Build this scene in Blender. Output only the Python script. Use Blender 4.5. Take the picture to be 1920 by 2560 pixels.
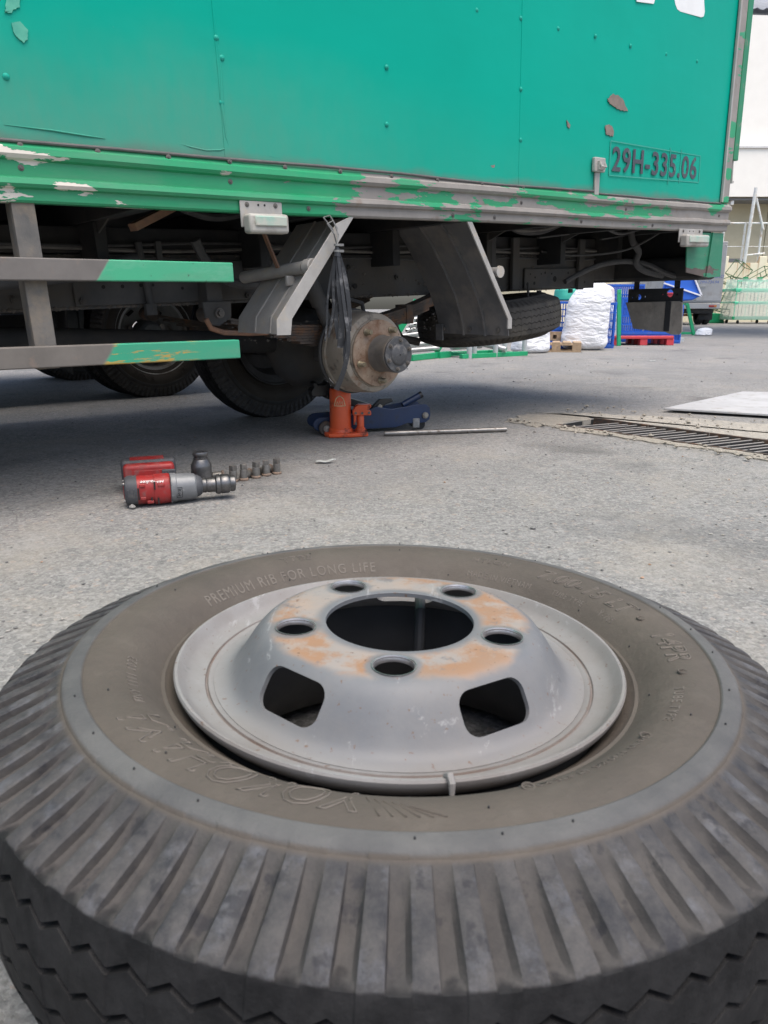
import bpy, bmesh, math, random
from mathutils import Vector, Matrix, Euler

random.seed(7)
for o in list(bpy.data.objects):
    bpy.data.objects.remove(o, do_unlink=True)
SC = bpy.context.scene
COL = SC.collection
PI = math.pi
R = math.radians

# ------------------------------------------------------------------ camera
cam_d = bpy.data.cameras.new('camera')
cam = bpy.data.objects.new('camera', cam_d)
COL.objects.link(cam)
SC.camera = cam
cam.location = (0, 0, 0.494)
cam.rotation_euler = (PI / 2 - 0.2725, 0, 0)
cam_d.sensor_fit = 'VERTICAL'
cam_d.sensor_height = 36.0
cam_d.lens = 36.0 * 1830.1 / 2560.0
cam_d.clip_start = 0.02
cam_d.clip_end = 400
cam_d.dof.use_dof = True
cam_d.dof.focus_distance = 2.2
cam_d.dof.aperture_fstop = 18.0

# ------------------------------------------------------------------ light
SUN_EL, SUN_AZ = R(72), R(148)      # azimuth clockwise from +Y
world = bpy.data.worlds.new('World')
SC.world = world
world.use_nodes = True
wn = world.node_tree
bg = wn.nodes['Background']
sky = wn.nodes.new('ShaderNodeTexSky')
sky.sky_type = 'NISHITA'
sky.sun_disc = False
sky.sun_elevation = SUN_EL
sky.sun_rotation = SUN_AZ
sky.air_density = 1.0
sky.dust_density = 4.0
sky.ozone_density = 1.0
wn.links.new(sky.outputs[0], bg.inputs[0])
bg.inputs[1].default_value = 0.14
sun_d = bpy.data.lights.new('sun', 'SUN')
sun_d.energy = 1.5
sun_d.angle = R(60)
sun_d.color = (1.0, 0.95, 0.87)
sun = bpy.data.objects.new('sun', sun_d)
COL.objects.link(sun)
sv = Vector((math.sin(SUN_AZ) * math.cos(SUN_EL), math.cos(SUN_AZ) * math.cos(SUN_EL), math.sin(SUN_EL)))
sun.rotation_euler = (-sv).to_track_quat('-Z', 'Y').to_euler()
sun.location = sv * 40
SC.view_settings.view_transform = 'Standard'
SC.view_settings.look = 'None'
SC.view_settings.gamma = 1
SC.view_settings.use_curve_mapping = False
SC.view_settings.exposure = 0.93
SC.render.engine = 'CYCLES'
SC.cycles.use_denoising = True
SC.cycles.max_bounces = 8
SC.cycles.transparent_max_bounces = 12


# ------------------------------------------------------------------ mesh helpers
def tag(o, label=None, cat=None, group=None, kind=None):
    if label: o['label'] = label
    if cat: o['category'] = cat
    if group: o['group'] = group
    if kind: o['kind'] = kind
    return o


def empty(name, loc=(0, 0, 0), rot=(0, 0, 0)):
    o = bpy.data.objects.new(name, None)
    o.empty_display_size = 0.1
    COL.objects.link(o)
    o.location = loc
    o.rotation_euler = rot
    return o


def link(name, me, mat=None, parent=None, loc=None, rot=None, bevel=0, seg=2):
    o = bpy.data.objects.new(name, me)
    COL.objects.link(o)
    if mat and not me.materials:
        me.materials.append(mat)
    if parent: o.parent = parent
    if loc is not None: o.location = loc
    if rot is not None: o.rotation_euler = rot
    if bevel:
        b = o.modifiers.new('bevel', 'BEVEL')
        b.width = bevel
        b.segments = seg
        b.limit_method = 'ANGLE'
        b.angle_limit = R(40)
    return o


def frame_of(d):
    d = Vector(d).normalized()
    up = Vector((0, 0, 1)) if abs(d.z) < 0.95 else Vector((1, 0, 0))
    u = d.cross(up).normalized()
    return u, u.cross(d).normalized(), d


class MB:
    def __init__(s):
        s.v = []
        s.f = []

    def add(s, vs, fs):
        k = len(s.v)
        s.v += [tuple(p) for p in vs]
        s.f += [tuple(i + k for i in q) for q in fs]
        return s

    def box(s, x0, x1, y0, y1, z0, z1, m=None):
        vs = [Vector((x, y, z)) for z in (z0, z1) for y in (y0, y1) for x in (x0, x1)]
        if m is not None: vs = [m @ p for p in vs]
        return s.add(vs, [(0, 2, 3, 1), (4, 5, 7, 6), (0, 1, 5, 4), (2, 6, 7, 3), (0, 4, 6, 2), (1, 3, 7, 5)])

    def bar(s, a, b, w, h, up=(0, 0, 1)):
        """rectangular bar from a to b: w across, h along up"""
        a, b = Vector(a), Vector(b)
        d = (b - a).normalized()
        up = Vector(up)
        u = d.cross(up)
        if u.length < 1e-4: u = d.cross(Vector((1, 0, 0)))
        u.normalize()
        n = u.cross(d).normalized()
        vs = []
        for p in (a, b):
            for q in ((-1, -1), (1, -1), (1, 1), (-1, 1)):
                vs.append(p + u * (q[0] * w / 2) + n * (q[1] * h / 2))
        return s.add(vs, [(0, 1, 2, 3), (7, 6, 5, 4), (0, 4, 5, 1), (1, 5, 6, 2), (2, 6, 7, 3), (3, 7, 4, 0)])

    def cyl(s, a, b, r0, r1=None, n=16, caps=True):
        a, b = Vector(a), Vector(b)
        r1 = r0 if r1 is None else r1
        u, w, d = frame_of(b - a)
        vs = []
        for p, r in ((a, r0), (b, r1)):
            for i in range(n):
                t = 2 * PI * i / n
                vs.append(p + u * (r * math.cos(t)) + w * (r * math.sin(t)))
        fs = [(i, (i + 1) % n, n + (i + 1) % n, n + i) for i in range(n)]
        if caps:
            fs += [tuple(range(n))[::-1], tuple(range(n, 2 * n))]
        return s.add(vs, fs)

    def lathe(s, prof, n=48, m=None, closed=False, cap0=False, cap1=False):
        """prof: (r,z) list about local z"""
        vs = []
        for r, z in prof:
            for i in range(n):
                t = 2 * PI * i / n
                p = Vector((r * math.cos(t), r * math.sin(t), z))
                vs.append(m @ p if m is not None else p)
        k = len(prof)
        fs = []
        for j in range(k if closed else k - 1):
            a, b = j * n, ((j + 1) % k) * n
            fs += [(a + i, a + (i + 1) % n, b + (i + 1) % n, b + i) for i in range(n)]
        if cap0: fs.append(tuple(range(n))[::-1])
        if cap1: fs.append(tuple(range((k - 1) * n, k * n)))
        return s.add(vs, fs)

    def tube(s, pts, r, n=8, caps=True):
        pts = [Vector(p) for p in pts]
        rr = r if isinstance(r, (list, tuple)) else [r] * len(pts)
        vs = []
        u = None
        for i, p in enumerate(pts):
            d = (pts[min(i + 1, len(pts) - 1)] - pts[max(i - 1, 0)]).normalized()
            if u is None:
                u, w, _ = frame_of(d)
            else:
                u = (u - d * u.dot(d)).normalized()
            w = d.cross(u)
            for k in range(n):
                t = 2 * PI * k / n
                vs.append(p + u * (rr[i] * math.cos(t)) + w * (rr[i] * math.sin(t)))
        fs = []
        for j in range(len(pts) - 1):
            fs += [(j * n + i, j * n + (i + 1) % n, (j + 1) * n + (i + 1) % n, (j + 1) * n + i) for i in range(n)]
        if caps:
            fs += [tuple(range(n))[::-1], tuple(range((len(pts) - 1) * n, len(pts) * n))]
        return s.add(vs, fs)

    def prism(s, poly, a, b, ax='y', m=None):
        """2-D polygon swept from a to b along an axis; poly is (x,z) for y, (x,y) for z, (y,z) for x"""
        def mk(p, t):
            q = {'y': (p[0], t, p[1]), 'z': (p[0], p[1], t), 'x': (t, p[0], p[1])}[ax]
            return m @ Vector(q) if m is not None else Vector(q)
        n = len(poly)
        vs = [mk(p, a) for p in poly] + [mk(p, b) for p in poly]
        fs = [tuple(range(n)), tuple(range(n, 2 * n))[::-1]]
        fs += [(i, n + i, n + (i + 1) % n, (i + 1) % n) for i in range(n)]
        return s.add(vs, fs)

    def sheet(s, path, a, b, t, ax='y'):
        """open path of (x,z) points made into a sheet of thickness t swept along y"""
        n = len(path)
        off = []
        for i, p in enumerate(path):
            q0, q1 = path[max(i - 1, 0)], path[min(i + 1, n - 1)]
            dx, dz = q1[0] - q0[0], q1[1] - q0[1]
            l = math.hypot(dx, dz)
            off.append((p[0] - dz / l * t, p[1] + dx / l * t))
        return s.prism(list(path) + off[::-1], a, b, ax)

    def mesh(s, name, smooth=True, angle=32):
        me = bpy.data.meshes.new(name)
        me.from_pydata(s.v, [], s.f)
        bm = bmesh.new()
        bm.from_mesh(me)
        bmesh.ops.recalc_face_normals(bm, faces=bm.faces)
        bm.to_mesh(me)
        bm.free()
        if smooth:
            me.polygons.foreach_set('use_smooth', [True] * len(me.polygons))
            me.set_sharp_from_angle(angle=R(angle))
        return me

    def build(s, name, mat, parent=None, smooth=True, bevel=0, seg=2, loc=None, rot=None, angle=32):
        return link(name, s.mesh(name, smooth, angle), mat, parent, loc, rot, bevel, seg)


def bx(name, mat, parent, x0, x1, y0, y1, z0, z1, bevel=0.003, m=None):
    return MB().box(x0, x1, y0, y1, z0, z1, m).build(name, mat, parent, bevel=bevel)


def cut(o, cutters):
    """boolean difference, baked into the mesh"""
    tmp = []
    for c in cutters:
        co = bpy.data.objects.new('cutter', c)
        COL.objects.link(co)
        co.parent = o.parent
        co.matrix_basis = o.matrix_basis
        tmp.append(co)
        b = o.modifiers.new('cut', 'BOOLEAN')
        b.operation = 'DIFFERENCE'
        b.solver = 'EXACT'
        b.object = co
    bpy.context.view_layer.update()
    dg = bpy.context.evaluated_depsgraph_get()
    me = bpy.data.meshes.new_from_object(o.evaluated_get(dg))
    mats = list(o.data.materials)
    o.modifiers.clear()
    o.data = me
    if not me.materials:
        for mm in mats: me.materials.append(mm)
    me.polygons.foreach_set('use_smooth', [True] * len(me.polygons))
    me.set_sharp_from_angle(angle=R(32))
    for co in tmp:
        bpy.data.objects.remove(co, do_unlink=True)


def text_mesh(txt, size=1.0, extrude=0.0, outline=0.0, align='LEFT', space=1.0, shear=0.0, offset=0.0):
    cu = bpy.data.curves.new('text', 'FONT')
    cu.body = txt
    cu.size = size
    cu.align_x = align
    cu.space_character = space
    cu.shear = shear
    cu.resolution_u = 3
    cu.offset = offset
    if outline:
        cu.dimensions = '2D'
        cu.fill_mode = 'NONE'
        cu.bevel_depth = outline
        cu.bevel_resolution = 0
    else:
        cu.extrude = extrude
    o = bpy.data.objects.new('text', cu)
    COL.objects.link(o)
    bpy.context.view_layer.update()
    dg = bpy.context.evaluated_depsgraph_get()
    me = bpy.data.meshes.new_from_object(o.evaluated_get(dg))
    bpy.data.objects.remove(o, do_unlink=True)
    me.materials.clear()
    return me


def copy_tree(o, parent=None):
    c = o.copy()
    COL.objects.link(c)
    c.parent = parent
    for ch in list(o.children):
        copy_tree(ch, c)
    return c


# ------------------------------------------------------------------ material helpers
def S(r, g, b):
    return tuple((c / 255 / 12.92) if c / 255 <= 0.04045 else ((c / 255 + 0.055) / 1.055) ** 2.4 for c in (r, g, b))


class NT:
    def __init__(s, name, rough=0.6, metal=0.0, spec=0.5):
        s.m = bpy.data.materials.new(name)
        s.m.use_nodes = True
        s.t = s.m.node_tree
        s.b = s.t.nodes['Principled BSDF']
        s.b.inputs['Roughness'].default_value = rough
        s.b.inputs['Metallic'].default_value = metal
        s.b.inputs['Specular IOR Level'].default_value = spec
        s.co = s.t.nodes.new('ShaderNodeTexCoord').outputs['Object']

    def put(s, v, sock):
        if isinstance(v, bpy.types.NodeSocket):
            s.t.links.new(v, sock)
        elif isinstance(v, (tuple, list)):
            sock.default_value = (*v, 1) if (len(v) == 3 and len(sock.default_value) == 4) else v
        else:
            sock.default_value = v

    def noise(s, scale, det=5, rough=0.55, vec=None, dist=0.0):
        n = s.t.nodes.new('ShaderNodeTexNoise')
        n.inputs['Scale'].default_value = scale
        n.inputs['Detail'].default_value = det
        n.inputs['Roughness'].default_value = rough
        n.inputs['Distortion'].default_value = dist
        s.put(vec or s.co, n.inputs['Vector'])
        return n.outputs['Fac']

    def vor(s, scale, feat='F1', vec=None):
        n = s.t.nodes.new('ShaderNodeTexVoronoi')
        n.feature = feat
        n.inputs['Scale'].default_value = scale
        s.put(vec or s.co, n.inputs['Vector'])
        return n.outputs['Distance'], n.outputs.get('Color')

    def map(s, sc, loc=(0, 0, 0), rot=(0, 0, 0)):
        n = s.t.nodes.new('ShaderNodeMapping')
        n.inputs['Scale'].default_value = sc
        n.inputs['Location'].default_value = loc
        n.inputs['Rotation'].default_value = rot
        s.t.links.new(s.co, n.inputs['Vector'])
        return n.outputs['Vector']

    def ramp(s, fac, *st):
        n = s.t.nodes.new('ShaderNodeValToRGB')
        e = n.color_ramp.elements
        while len(e) < len(st): e.new(0.5)
        for i, (p, c) in enumerate(st):
            e[i].position = p
            e[i].color = (c, c, c, 1) if isinstance(c, (int, float)) else (*c, 1)
        s.put(fac, n.inputs[0])
        return n.outputs[0]

    def mix(s, fac, a, b, mode='MIX'):
        n = s.t.nodes.new('ShaderNodeMix')
        n.data_type = 'RGBA'
        n.blend_type = mode
        s.put(fac, n.inputs[0])
        s.put(a, n.inputs[6])
        s.put(b, n.inputs[7])
        return n.outputs[2]

    def math(s, op, a, b=0.0, c=0.0, clamp=False):
        n = s.t.nodes.new('ShaderNodeMath')
        n.operation = op
        n.use_clamp = clamp
        s.put(a, n.inputs[0]); s.put(b, n.inputs[1]); s.put(c, n.inputs[2])
        return n.outputs[0]

    def step(s, x, lo, hi):
        n = s.t.nodes.new('ShaderNodeMapRange')
        n.interpolation_type = 'SMOOTHSTEP'
        n.inputs[1].default_value = lo
        n.inputs[2].default_value = hi
        s.put(x, n.inputs[0])
        return n.outputs[0]

    def xyz(s, vec=None):
        n = s.t.nodes.new('ShaderNodeSeparateXYZ')
        s.put(vec or s.co, n.inputs[0])
        return n.outputs

    def rad(s):
        x, y, z = s.xyz()
        return s.math('SQRT', s.math('ADD', s.math('MULTIPLY', x, x), s.math('MULTIPLY', y, y)))

    def bump(s, h, strength=0.3, dist=0.01, nrm=None):
        n = s.t.nodes.new('ShaderNodeBump')
        n.inputs['Strength'].default_value = strength
        n.inputs['Distance'].default_value = dist
        s.put(h, n.inputs['Height'])
        if nrm is not None: s.put(nrm, n.inputs['Normal'])
        return n.outputs[0]

    def out(s, col=None, rough=None, metal=None, nrm=None):
        if col is not None: s.put(col, s.b.inputs['Base Color'])
        if rough is not None: s.put(rough, s.b.inputs['Roughness'])
        if metal is not None: s.put(metal, s.b.inputs['Metallic'])
        if nrm is not None: s.put(nrm, s.b.inputs['Normal'])
        return s.m


def simple(name, c, c2=None, scale=12, rough=0.6, metal=0.0, dirt=None, dirt_scale=6, dirt_amt=0.5, bump=0.15, bscale=80, bdist=0.002, spec=0.5):
    """painted or raw surface: two tones, worn patches of a third, fine relief"""
    t = NT(name, rough, metal, spec)
    c2 = c2 or tuple(x * 0.75 for x in c)
    col = t.mix(t.ramp(t.noise(scale, 6, 0.6), (0.35, 0), (0.65, 1)), c, c2)
    rg = rough
    if dirt:
        f = t.ramp(t.noise(dirt_scale, 8, 0.65), (0.62 - dirt_amt * 0.3, 0), (0.72 - dirt_amt * 0.15, 1))
        col = t.mix(f, col, dirt)
        rg = t.math('ADD', t.math('MULTIPLY', f, 0.9 - rough), rough)
    n = t.bump(t.noise(bscale, 4), bump, bdist) if bump else None
    return t.out(col, rg, None, n)


M = {}
# ------------------------------------------------------------------ materials of the yard
def mat_asphalt():
    t = NT('asphalt', 0.92, spec=0.25)
    w = t.noise(1.1, 5, 0.6)
    base = t.mix(t.ramp(w, (0.35, 0), (0.7, 1)), (0.186, 0.185, 0.180), (0.246, 0.241, 0.229))
    d, c = t.vor(115)
    stone = t.ramp(t.xyz(c)[0], (0.0, (0.10, 0.10, 0.10)), (0.35, (0.215, 0.21, 0.20)), (0.7, (0.29, 0.282, 0.266)), (0.93, (0.38, 0.37, 0.35)), (1.0, (0.40, 0.30, 0.235)))
    col = t.mix(0.38, base, stone)
    d2, c2 = t.vor(260)
    fine = t.ramp(t.xyz(c2)[1], (0.0, 0.72), (0.5, 0.97), (1.0, 1.22))
    col = t.mix(0.75, col, fine, 'MULTIPLY')
    # hollows between the chippings hold dark binder
    pit = t.ramp(t.noise(70, 6, 0.75), (0.30, 0), (0.44, 1))
    col = t.mix(pit, (0.12, 0.118, 0.114), col)
    # tan dust drifts
    dust = t.ramp(t.noise(2.3, 7, 0.65, dist=0.6), (0.5, 0), (0.72, 0.6))
    col = t.mix(dust, col, (0.30, 0.275, 0.235))
    # old oil drips
    oil = t.ramp(t.noise(1.9, 3, 0.5, t.map((1, 1, 1), (4.2, 1.3, 0))), (0.60, 0), (0.70, 0.45))
    col = t.mix(oil, col, (0.07, 0.068, 0.066))
    # hairline cracks and darker repair patches
    wv = t.t.nodes.new('ShaderNodeVectorMath')
    wv.operation = 'ADD'
    nz = t.t.nodes.new('ShaderNodeTexNoise')
    nz.inputs['Scale'].default_value = 3.0
    nz.inputs['Detail'].default_value = 6
    t.t.links.new(t.co, nz.inputs['Vector'])
    sc_ = t.t.nodes.new('ShaderNodeVectorMath')
    sc_.operation = 'SCALE'
    sc_.inputs['Scale'].default_value = 0.35
    t.t.links.new(nz.outputs['Color'], sc_.inputs[0])
    t.t.links.new(t.co, wv.inputs[0])
    t.t.links.new(sc_.outputs[0], wv.inputs[1])
    ed = t.vor(1.1, 'DISTANCE_TO_EDGE', wv.outputs[0])[0]
    crack = t.math('MULTIPLY', t.math('SUBTRACT', 1.0, t.step(ed, 0.0006, 0.0034)), t.ramp(t.noise(1.4, 3), (0.54, 0), (0.64, 0.5)))
    col = t.mix(crack, col, (0.07, 0.068, 0.065))
    col = t.mix(t.ramp(t.noise(0.55, 4, 0.5, dist=0.8), (0.50, 0), (0.62, 0.30)), col, (0.155, 0.155, 0.155))
    col = t.mix(t.ramp(t.noise(5.5, 6, 0.7), (0.52, 0), (0.70, 0.35)), col, (0.33, 0.325, 0.31))
    h = t.math('ADD', t.math('MULTIPLY', t.ramp(d, (0.0, 1), (0.6, 0)), 0.4), t.noise(75, 8, 0.7))
    n = t.bump(h, 0.75, 0.005)
    return t.out(col, 0.93, None, n)


def mat_concrete(name, a, b, sc=5):
    t = NT(name, 0.9, spec=0.25)
    col = t.mix(t.ramp(t.noise(sc, 8, 0.65), (0.3, 0), (0.7, 1)), a, b)
    col = t.mix(t.ramp(t.noise(sc * 9, 6, 0.7), (0.52, 0), (0.62, 0.6)), col, tuple(x * 0.5 for x in a))
    sp = t.ramp(t.vor(70)[0], (0.0, 0.6), (0.22, 1))
    col = t.mix(0.5, col, sp, 'MULTIPLY')
    n = t.bump(t.noise(90, 8, 0.75), 0.8, 0.006)
    return t.out(col, 0.92, None, n)


M['asphalt'] = mat_asphalt()
M['concrete'] = mat_concrete('concrete', (0.40, 0.37, 0.32), (0.31, 0.29, 0.255))
M['rubble'] = mat_concrete('rubble', (0.36, 0.325, 0.27), (0.27, 0.25, 0.215), 14)


def mat_stone():
    t = NT('stone', 0.9, spec=0.3)
    oi = t.t.nodes.new('ShaderNodeObjectInfo')
    geo = t.t.nodes.new('ShaderNodeNewGeometry')
    col = t.ramp(geo.outputs['Random Per Island'], (0.0, (0.10, 0.10, 0.10)), (0.4, (0.21, 0.205, 0.195)), (0.75, (0.30, 0.285, 0.26)), (0.92, (0.36, 0.33, 0.29)), (1.0, (0.33, 0.21, 0.14)))
    col = t.mix(0.35, col, t.ramp(t.noise(160, 5), (0.3, 0.5), (0.7, 1.4)), 'MULTIPLY')
    return t.out(col, 0.9, None, t.bump(t.noise(220, 5), 0.5, 0.002))


M['stone'] = mat_stone()
M['pit'] = simple('pit', (0.02, 0.02, 0.02), rough=0.95)
M['rust_iron'] = simple('rust_iron', (0.11, 0.085, 0.07), (0.06, 0.055, 0.05), 30, 0.75, 0.3, (0.17, 0.09, 0.05), 22, 0.5, 0.4, 120)
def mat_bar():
    # shade and dirt between bars painted into near-black sides; top edge worn bright
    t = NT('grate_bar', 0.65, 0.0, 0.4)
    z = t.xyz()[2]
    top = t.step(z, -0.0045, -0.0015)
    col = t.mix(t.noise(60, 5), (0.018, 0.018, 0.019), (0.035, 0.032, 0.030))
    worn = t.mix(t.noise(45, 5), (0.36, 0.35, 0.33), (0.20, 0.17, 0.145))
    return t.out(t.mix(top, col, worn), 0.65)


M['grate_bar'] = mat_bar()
M['plate_steel'] = simple('plate_steel', (0.44, 0.44, 0.435), (0.37, 0.37, 0.365), 5, 0.7, 0.0, (0.30, 0.28, 0.25), 16, 0.25, 0.2, 200)

# ------------------------------------------------------------------ ground, with the drain slot left open
GA = Vector((0.745, 3.165, 0))          # near left corner of the drain
gu = Vector((0.648, -0.762, 0)).normalized()     # along the drain
gv = Vector((0.762, 0.648, 0)).normalized()      # across the drain
GL, GW = 3.2, 0.300


def G(u, v, z=0.0):
    p = GA + gu * u + gv * v
    return (p.x, p.y, z)


gm = MB()
o4 = [G(-150, -150), G(150, -150), G(150, 150), G(-150, 150)]
i4 = [G(0, 0), G(GL, 0), G(GL, GW), G(0, GW)]
gm.add(o4 + i4, [(0, 1, 5, 4), (1, 2, 6, 5), (2, 3, 7, 6), (3, 0, 4, 7)])
ground = gm.build('ground', M['asphalt'], smooth=False)
tag(ground, kind='structure')
pm = MB()
pm.add(i4 + [(x, y, -0.35) for x, y, _ in i4], [(0, 1, 5, 4), (1, 2, 6, 5), (2, 3, 7, 6), (3, 0, 4, 7), (4, 5, 6, 7)])
drain = pm.build('drain_channel', M['pit'], smooth=False)
tag(drain, kind='structure')


# concrete strip that frames the drain: ragged outline, a few millimetres proud
def ragged(pts, amp, step, seed):
    rnd = random.Random(seed)
    out = []
    for i, a in enumerate(pts):
        b = pts[(i + 1) % len(pts)]
        a, b = Vector(a), Vector(b)
        n = max(1, int((b - a).length / step))
        for k in range(n):
            p = a.lerp(b, k / n)
            out.append((p.x + rnd.uniform(-amp, amp), p.y + rnd.uniform(-amp, amp)))
    return out


def slab(name, mat, outline, z1, z0=-0.02):
    m = MB().prism(outline, z0, z1, 'z')
    return tag(m.build(name, mat, smooth=False), kind='structure')


far_side = [G(-0.22, GW + 0.005), G(GL, GW + 0.005), G(GL, 1.0), G(0.9, 0.8), G(0.25, 0.62), G(-0.12, 0.40), G(-0.3, 0.2)]
near_side = [G(-0.10, -0.005), G(GL, -0.005), G(GL, -0.25), G(1.1, -0.13), G(0.8, -0.06), G(0.45, -0.08), G(0.1, -0.09)]
left_end = [G(-0.012, -0.12), G(-0.012, GW), G(-0.18, GW + 0.04), G(-0.3, 0.12), G(-0.2, -0.08)]
slab('concrete_apron', M['concrete'], ragged(far_side, 0.022, 0.04, 3), 0.004)
slab('concrete_kerb', M['rubble'], ragged(near_side, 0.016, 0.03, 4), 0.005)
slab('concrete_edge', M['rubble'], ragged(left_end, 0.018, 0.03, 5), 0.0035)

# drain grate: frame and single bars
gr = empty('drain_grate', G(GL / 2, GW / 2, 0))
gr.rotation_euler = (0, 0, math.atan2(gu.y, gu.x))
tag(gr, 'long rusty steel drain grate with slanting bars set in concrete', 'drain grate')
for sgn in (-1, 1):
    y = sgn * (GW / 2 - 0.008)
    MB().box(-GL / 2, GL / 2, y - 0.006, y + 0.006, -0.045, 0.006).build('frame_rail', M['rust_iron'], gr)
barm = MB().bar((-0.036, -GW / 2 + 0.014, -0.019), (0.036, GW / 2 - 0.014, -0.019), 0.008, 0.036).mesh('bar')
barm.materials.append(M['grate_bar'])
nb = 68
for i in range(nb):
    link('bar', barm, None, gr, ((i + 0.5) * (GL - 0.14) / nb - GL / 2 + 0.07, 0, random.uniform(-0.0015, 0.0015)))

# steel cover plate
pl = MB().prism([(1.365, 3.577), (1.769 + 0.75, 3.363 - 0.40), (3.35, 4.05), (2.093, 4.305)], 0.012, 0.022, 'z').build('steel_plate', M['plate_steel'], bevel=0.002)
tag(pl, 'flat pale steel cover plate lying on the ground behind the drain grate', 'steel plate')


# loose chippings and rubble
def pebble(m, c, r, rnd, flat=0.6):
    vs = []
    for d in ((0, 0, 1), (1, 0, 0.25), (0.3, 0.95, 0.2), (-0.8, 0.6, 0.3), (-0.8, -0.6, 0.15), (0.3, -0.95, 0.3), (0, 0, -0.7)):
        k = r * rnd.uniform(0.65, 1.15)
        vs.append((d[0] * k, d[1] * k, d[2] * k * flat))
    a = rnd.uniform(0, 6.28)
    ca, sa = math.cos(a), math.sin(a)
    vs = [(c[0] + x * ca - y * sa, c[1] + x * sa + y * ca, c[2] + z + r * flat * 0.35) for x, y, z in vs]
    m.add(vs, [(0, i, i % 5 + 1) for i in range(1, 6)] + [(6, i % 5 + 1, i) for i in range(1, 6)])


rnd = random.Random(21)
pb = MB()
for i in range(5200):
    y = 0.35 + 5.2 * rnd.random() ** 1.3
    x = rnd.uniform(-0.62, 0.62) * (y + 0.5)
    if math.hypot(x - 0.011, y - 0.638) < 0.37: continue
    pebble(pb, (x, y, 0), 0.0012 + 0.0042 * rnd.random() ** 3, rnd)
for i in range(260):
    y = rnd.uniform(5, 14); x = rnd.uniform(-0.3, 0.62) * y
    pebble(pb, (x, y, 0), rnd.uniform(0.004, 0.012), rnd)
tag(pb.build('loose_gravel', M['stone'], smooth=False), 'loose grey chippings scattered over the asphalt', 'gravel', kind='stuff')
rb = MB()
for i in range(650):
    u = rnd.uniform(-0.25, 2.0)
    v = rnd.gauss(-0.07, 0.035) if rnd.random() < 0.6 else rnd.uniform(GW + 0.05, 0.75)
    p = G(u, v, 0.006)
    pebble(rb, p, 0.002 + 0.015 * rnd.random() ** 5, rnd, 0.75)
tag(rb.build('broken_rubble', M['rubble'], smooth=False), 'broken tan concrete rubble along the drain edge', 'rubble', kind='stuff')
chips = [((-0.640, 1.795), 0.0135, 'light grey stone lying in front of the red impact wrench', 'stone'),
         ((0.62, 2.98), 0.011, 'small tan stone near the end of the steel pipe', 'stone'),
         ((0.345, 1.62), 0.009, 'dark chip of stone on the bare asphalt right of centre', 'stone')]
for (x, y), r, lab, cat in chips:
    m = MB()
    pebble(m, (0, 0, 0), r, rnd, 0.8)
    o = m.build('stone', M['stone'], smooth=False, bevel=r * 0.15, loc=(x, y, 0))
    tag(o, lab, cat)
# ------------------------------------------------------------------ tyre and rim
NL = 80                     # shoulder lugs
SIDE = [(0.194, 0.052), (0.2005, 0.060), (0.207, 0.066), (0.2125, 0.0695), (0.2155, 0.0735), (0.2185, 0.0735), (0.224, 0.0785), (0.232, 0.0865), (0.243, 0.0935), (0.256, 0.0975), (0.268, 0.0985), (0.2795, 0.0972), (0.2808, 0.0986), (0.2818, 0.0990), (0.288, 0.0982), (0.2935, 0.0965), (0.2953, 0.0950), (0.2968, 0.0925)]
SH = [(0.300, 0.0914, 0.0), (0.307, 0.0885, 0.35), (0.316, 0.0850, 0.75), (0.327, 0.0805, 1.0), (0.338, 0.0760, 1.0), (0.3475, 0.0716, 0.9), (0.3530, 0.0684, 0.5), (0.3552, 0.0660, 0.25)]
GROOVES = [0.044, 0.0148, -0.0148, -0.044]


def topz(r):
    for (r0, z0), (r1, z1) in zip(SIDE[:-1], SIDE[1:]):
        if r0 <= r <= r1:
            return z0 + (z1 - z0) * (r - r0) / (r1 - r0)
    return SIDE[-1][1]


def crown(z):
    return 0.3665 - 0.0105 * (z / 0.066) ** 2


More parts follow.
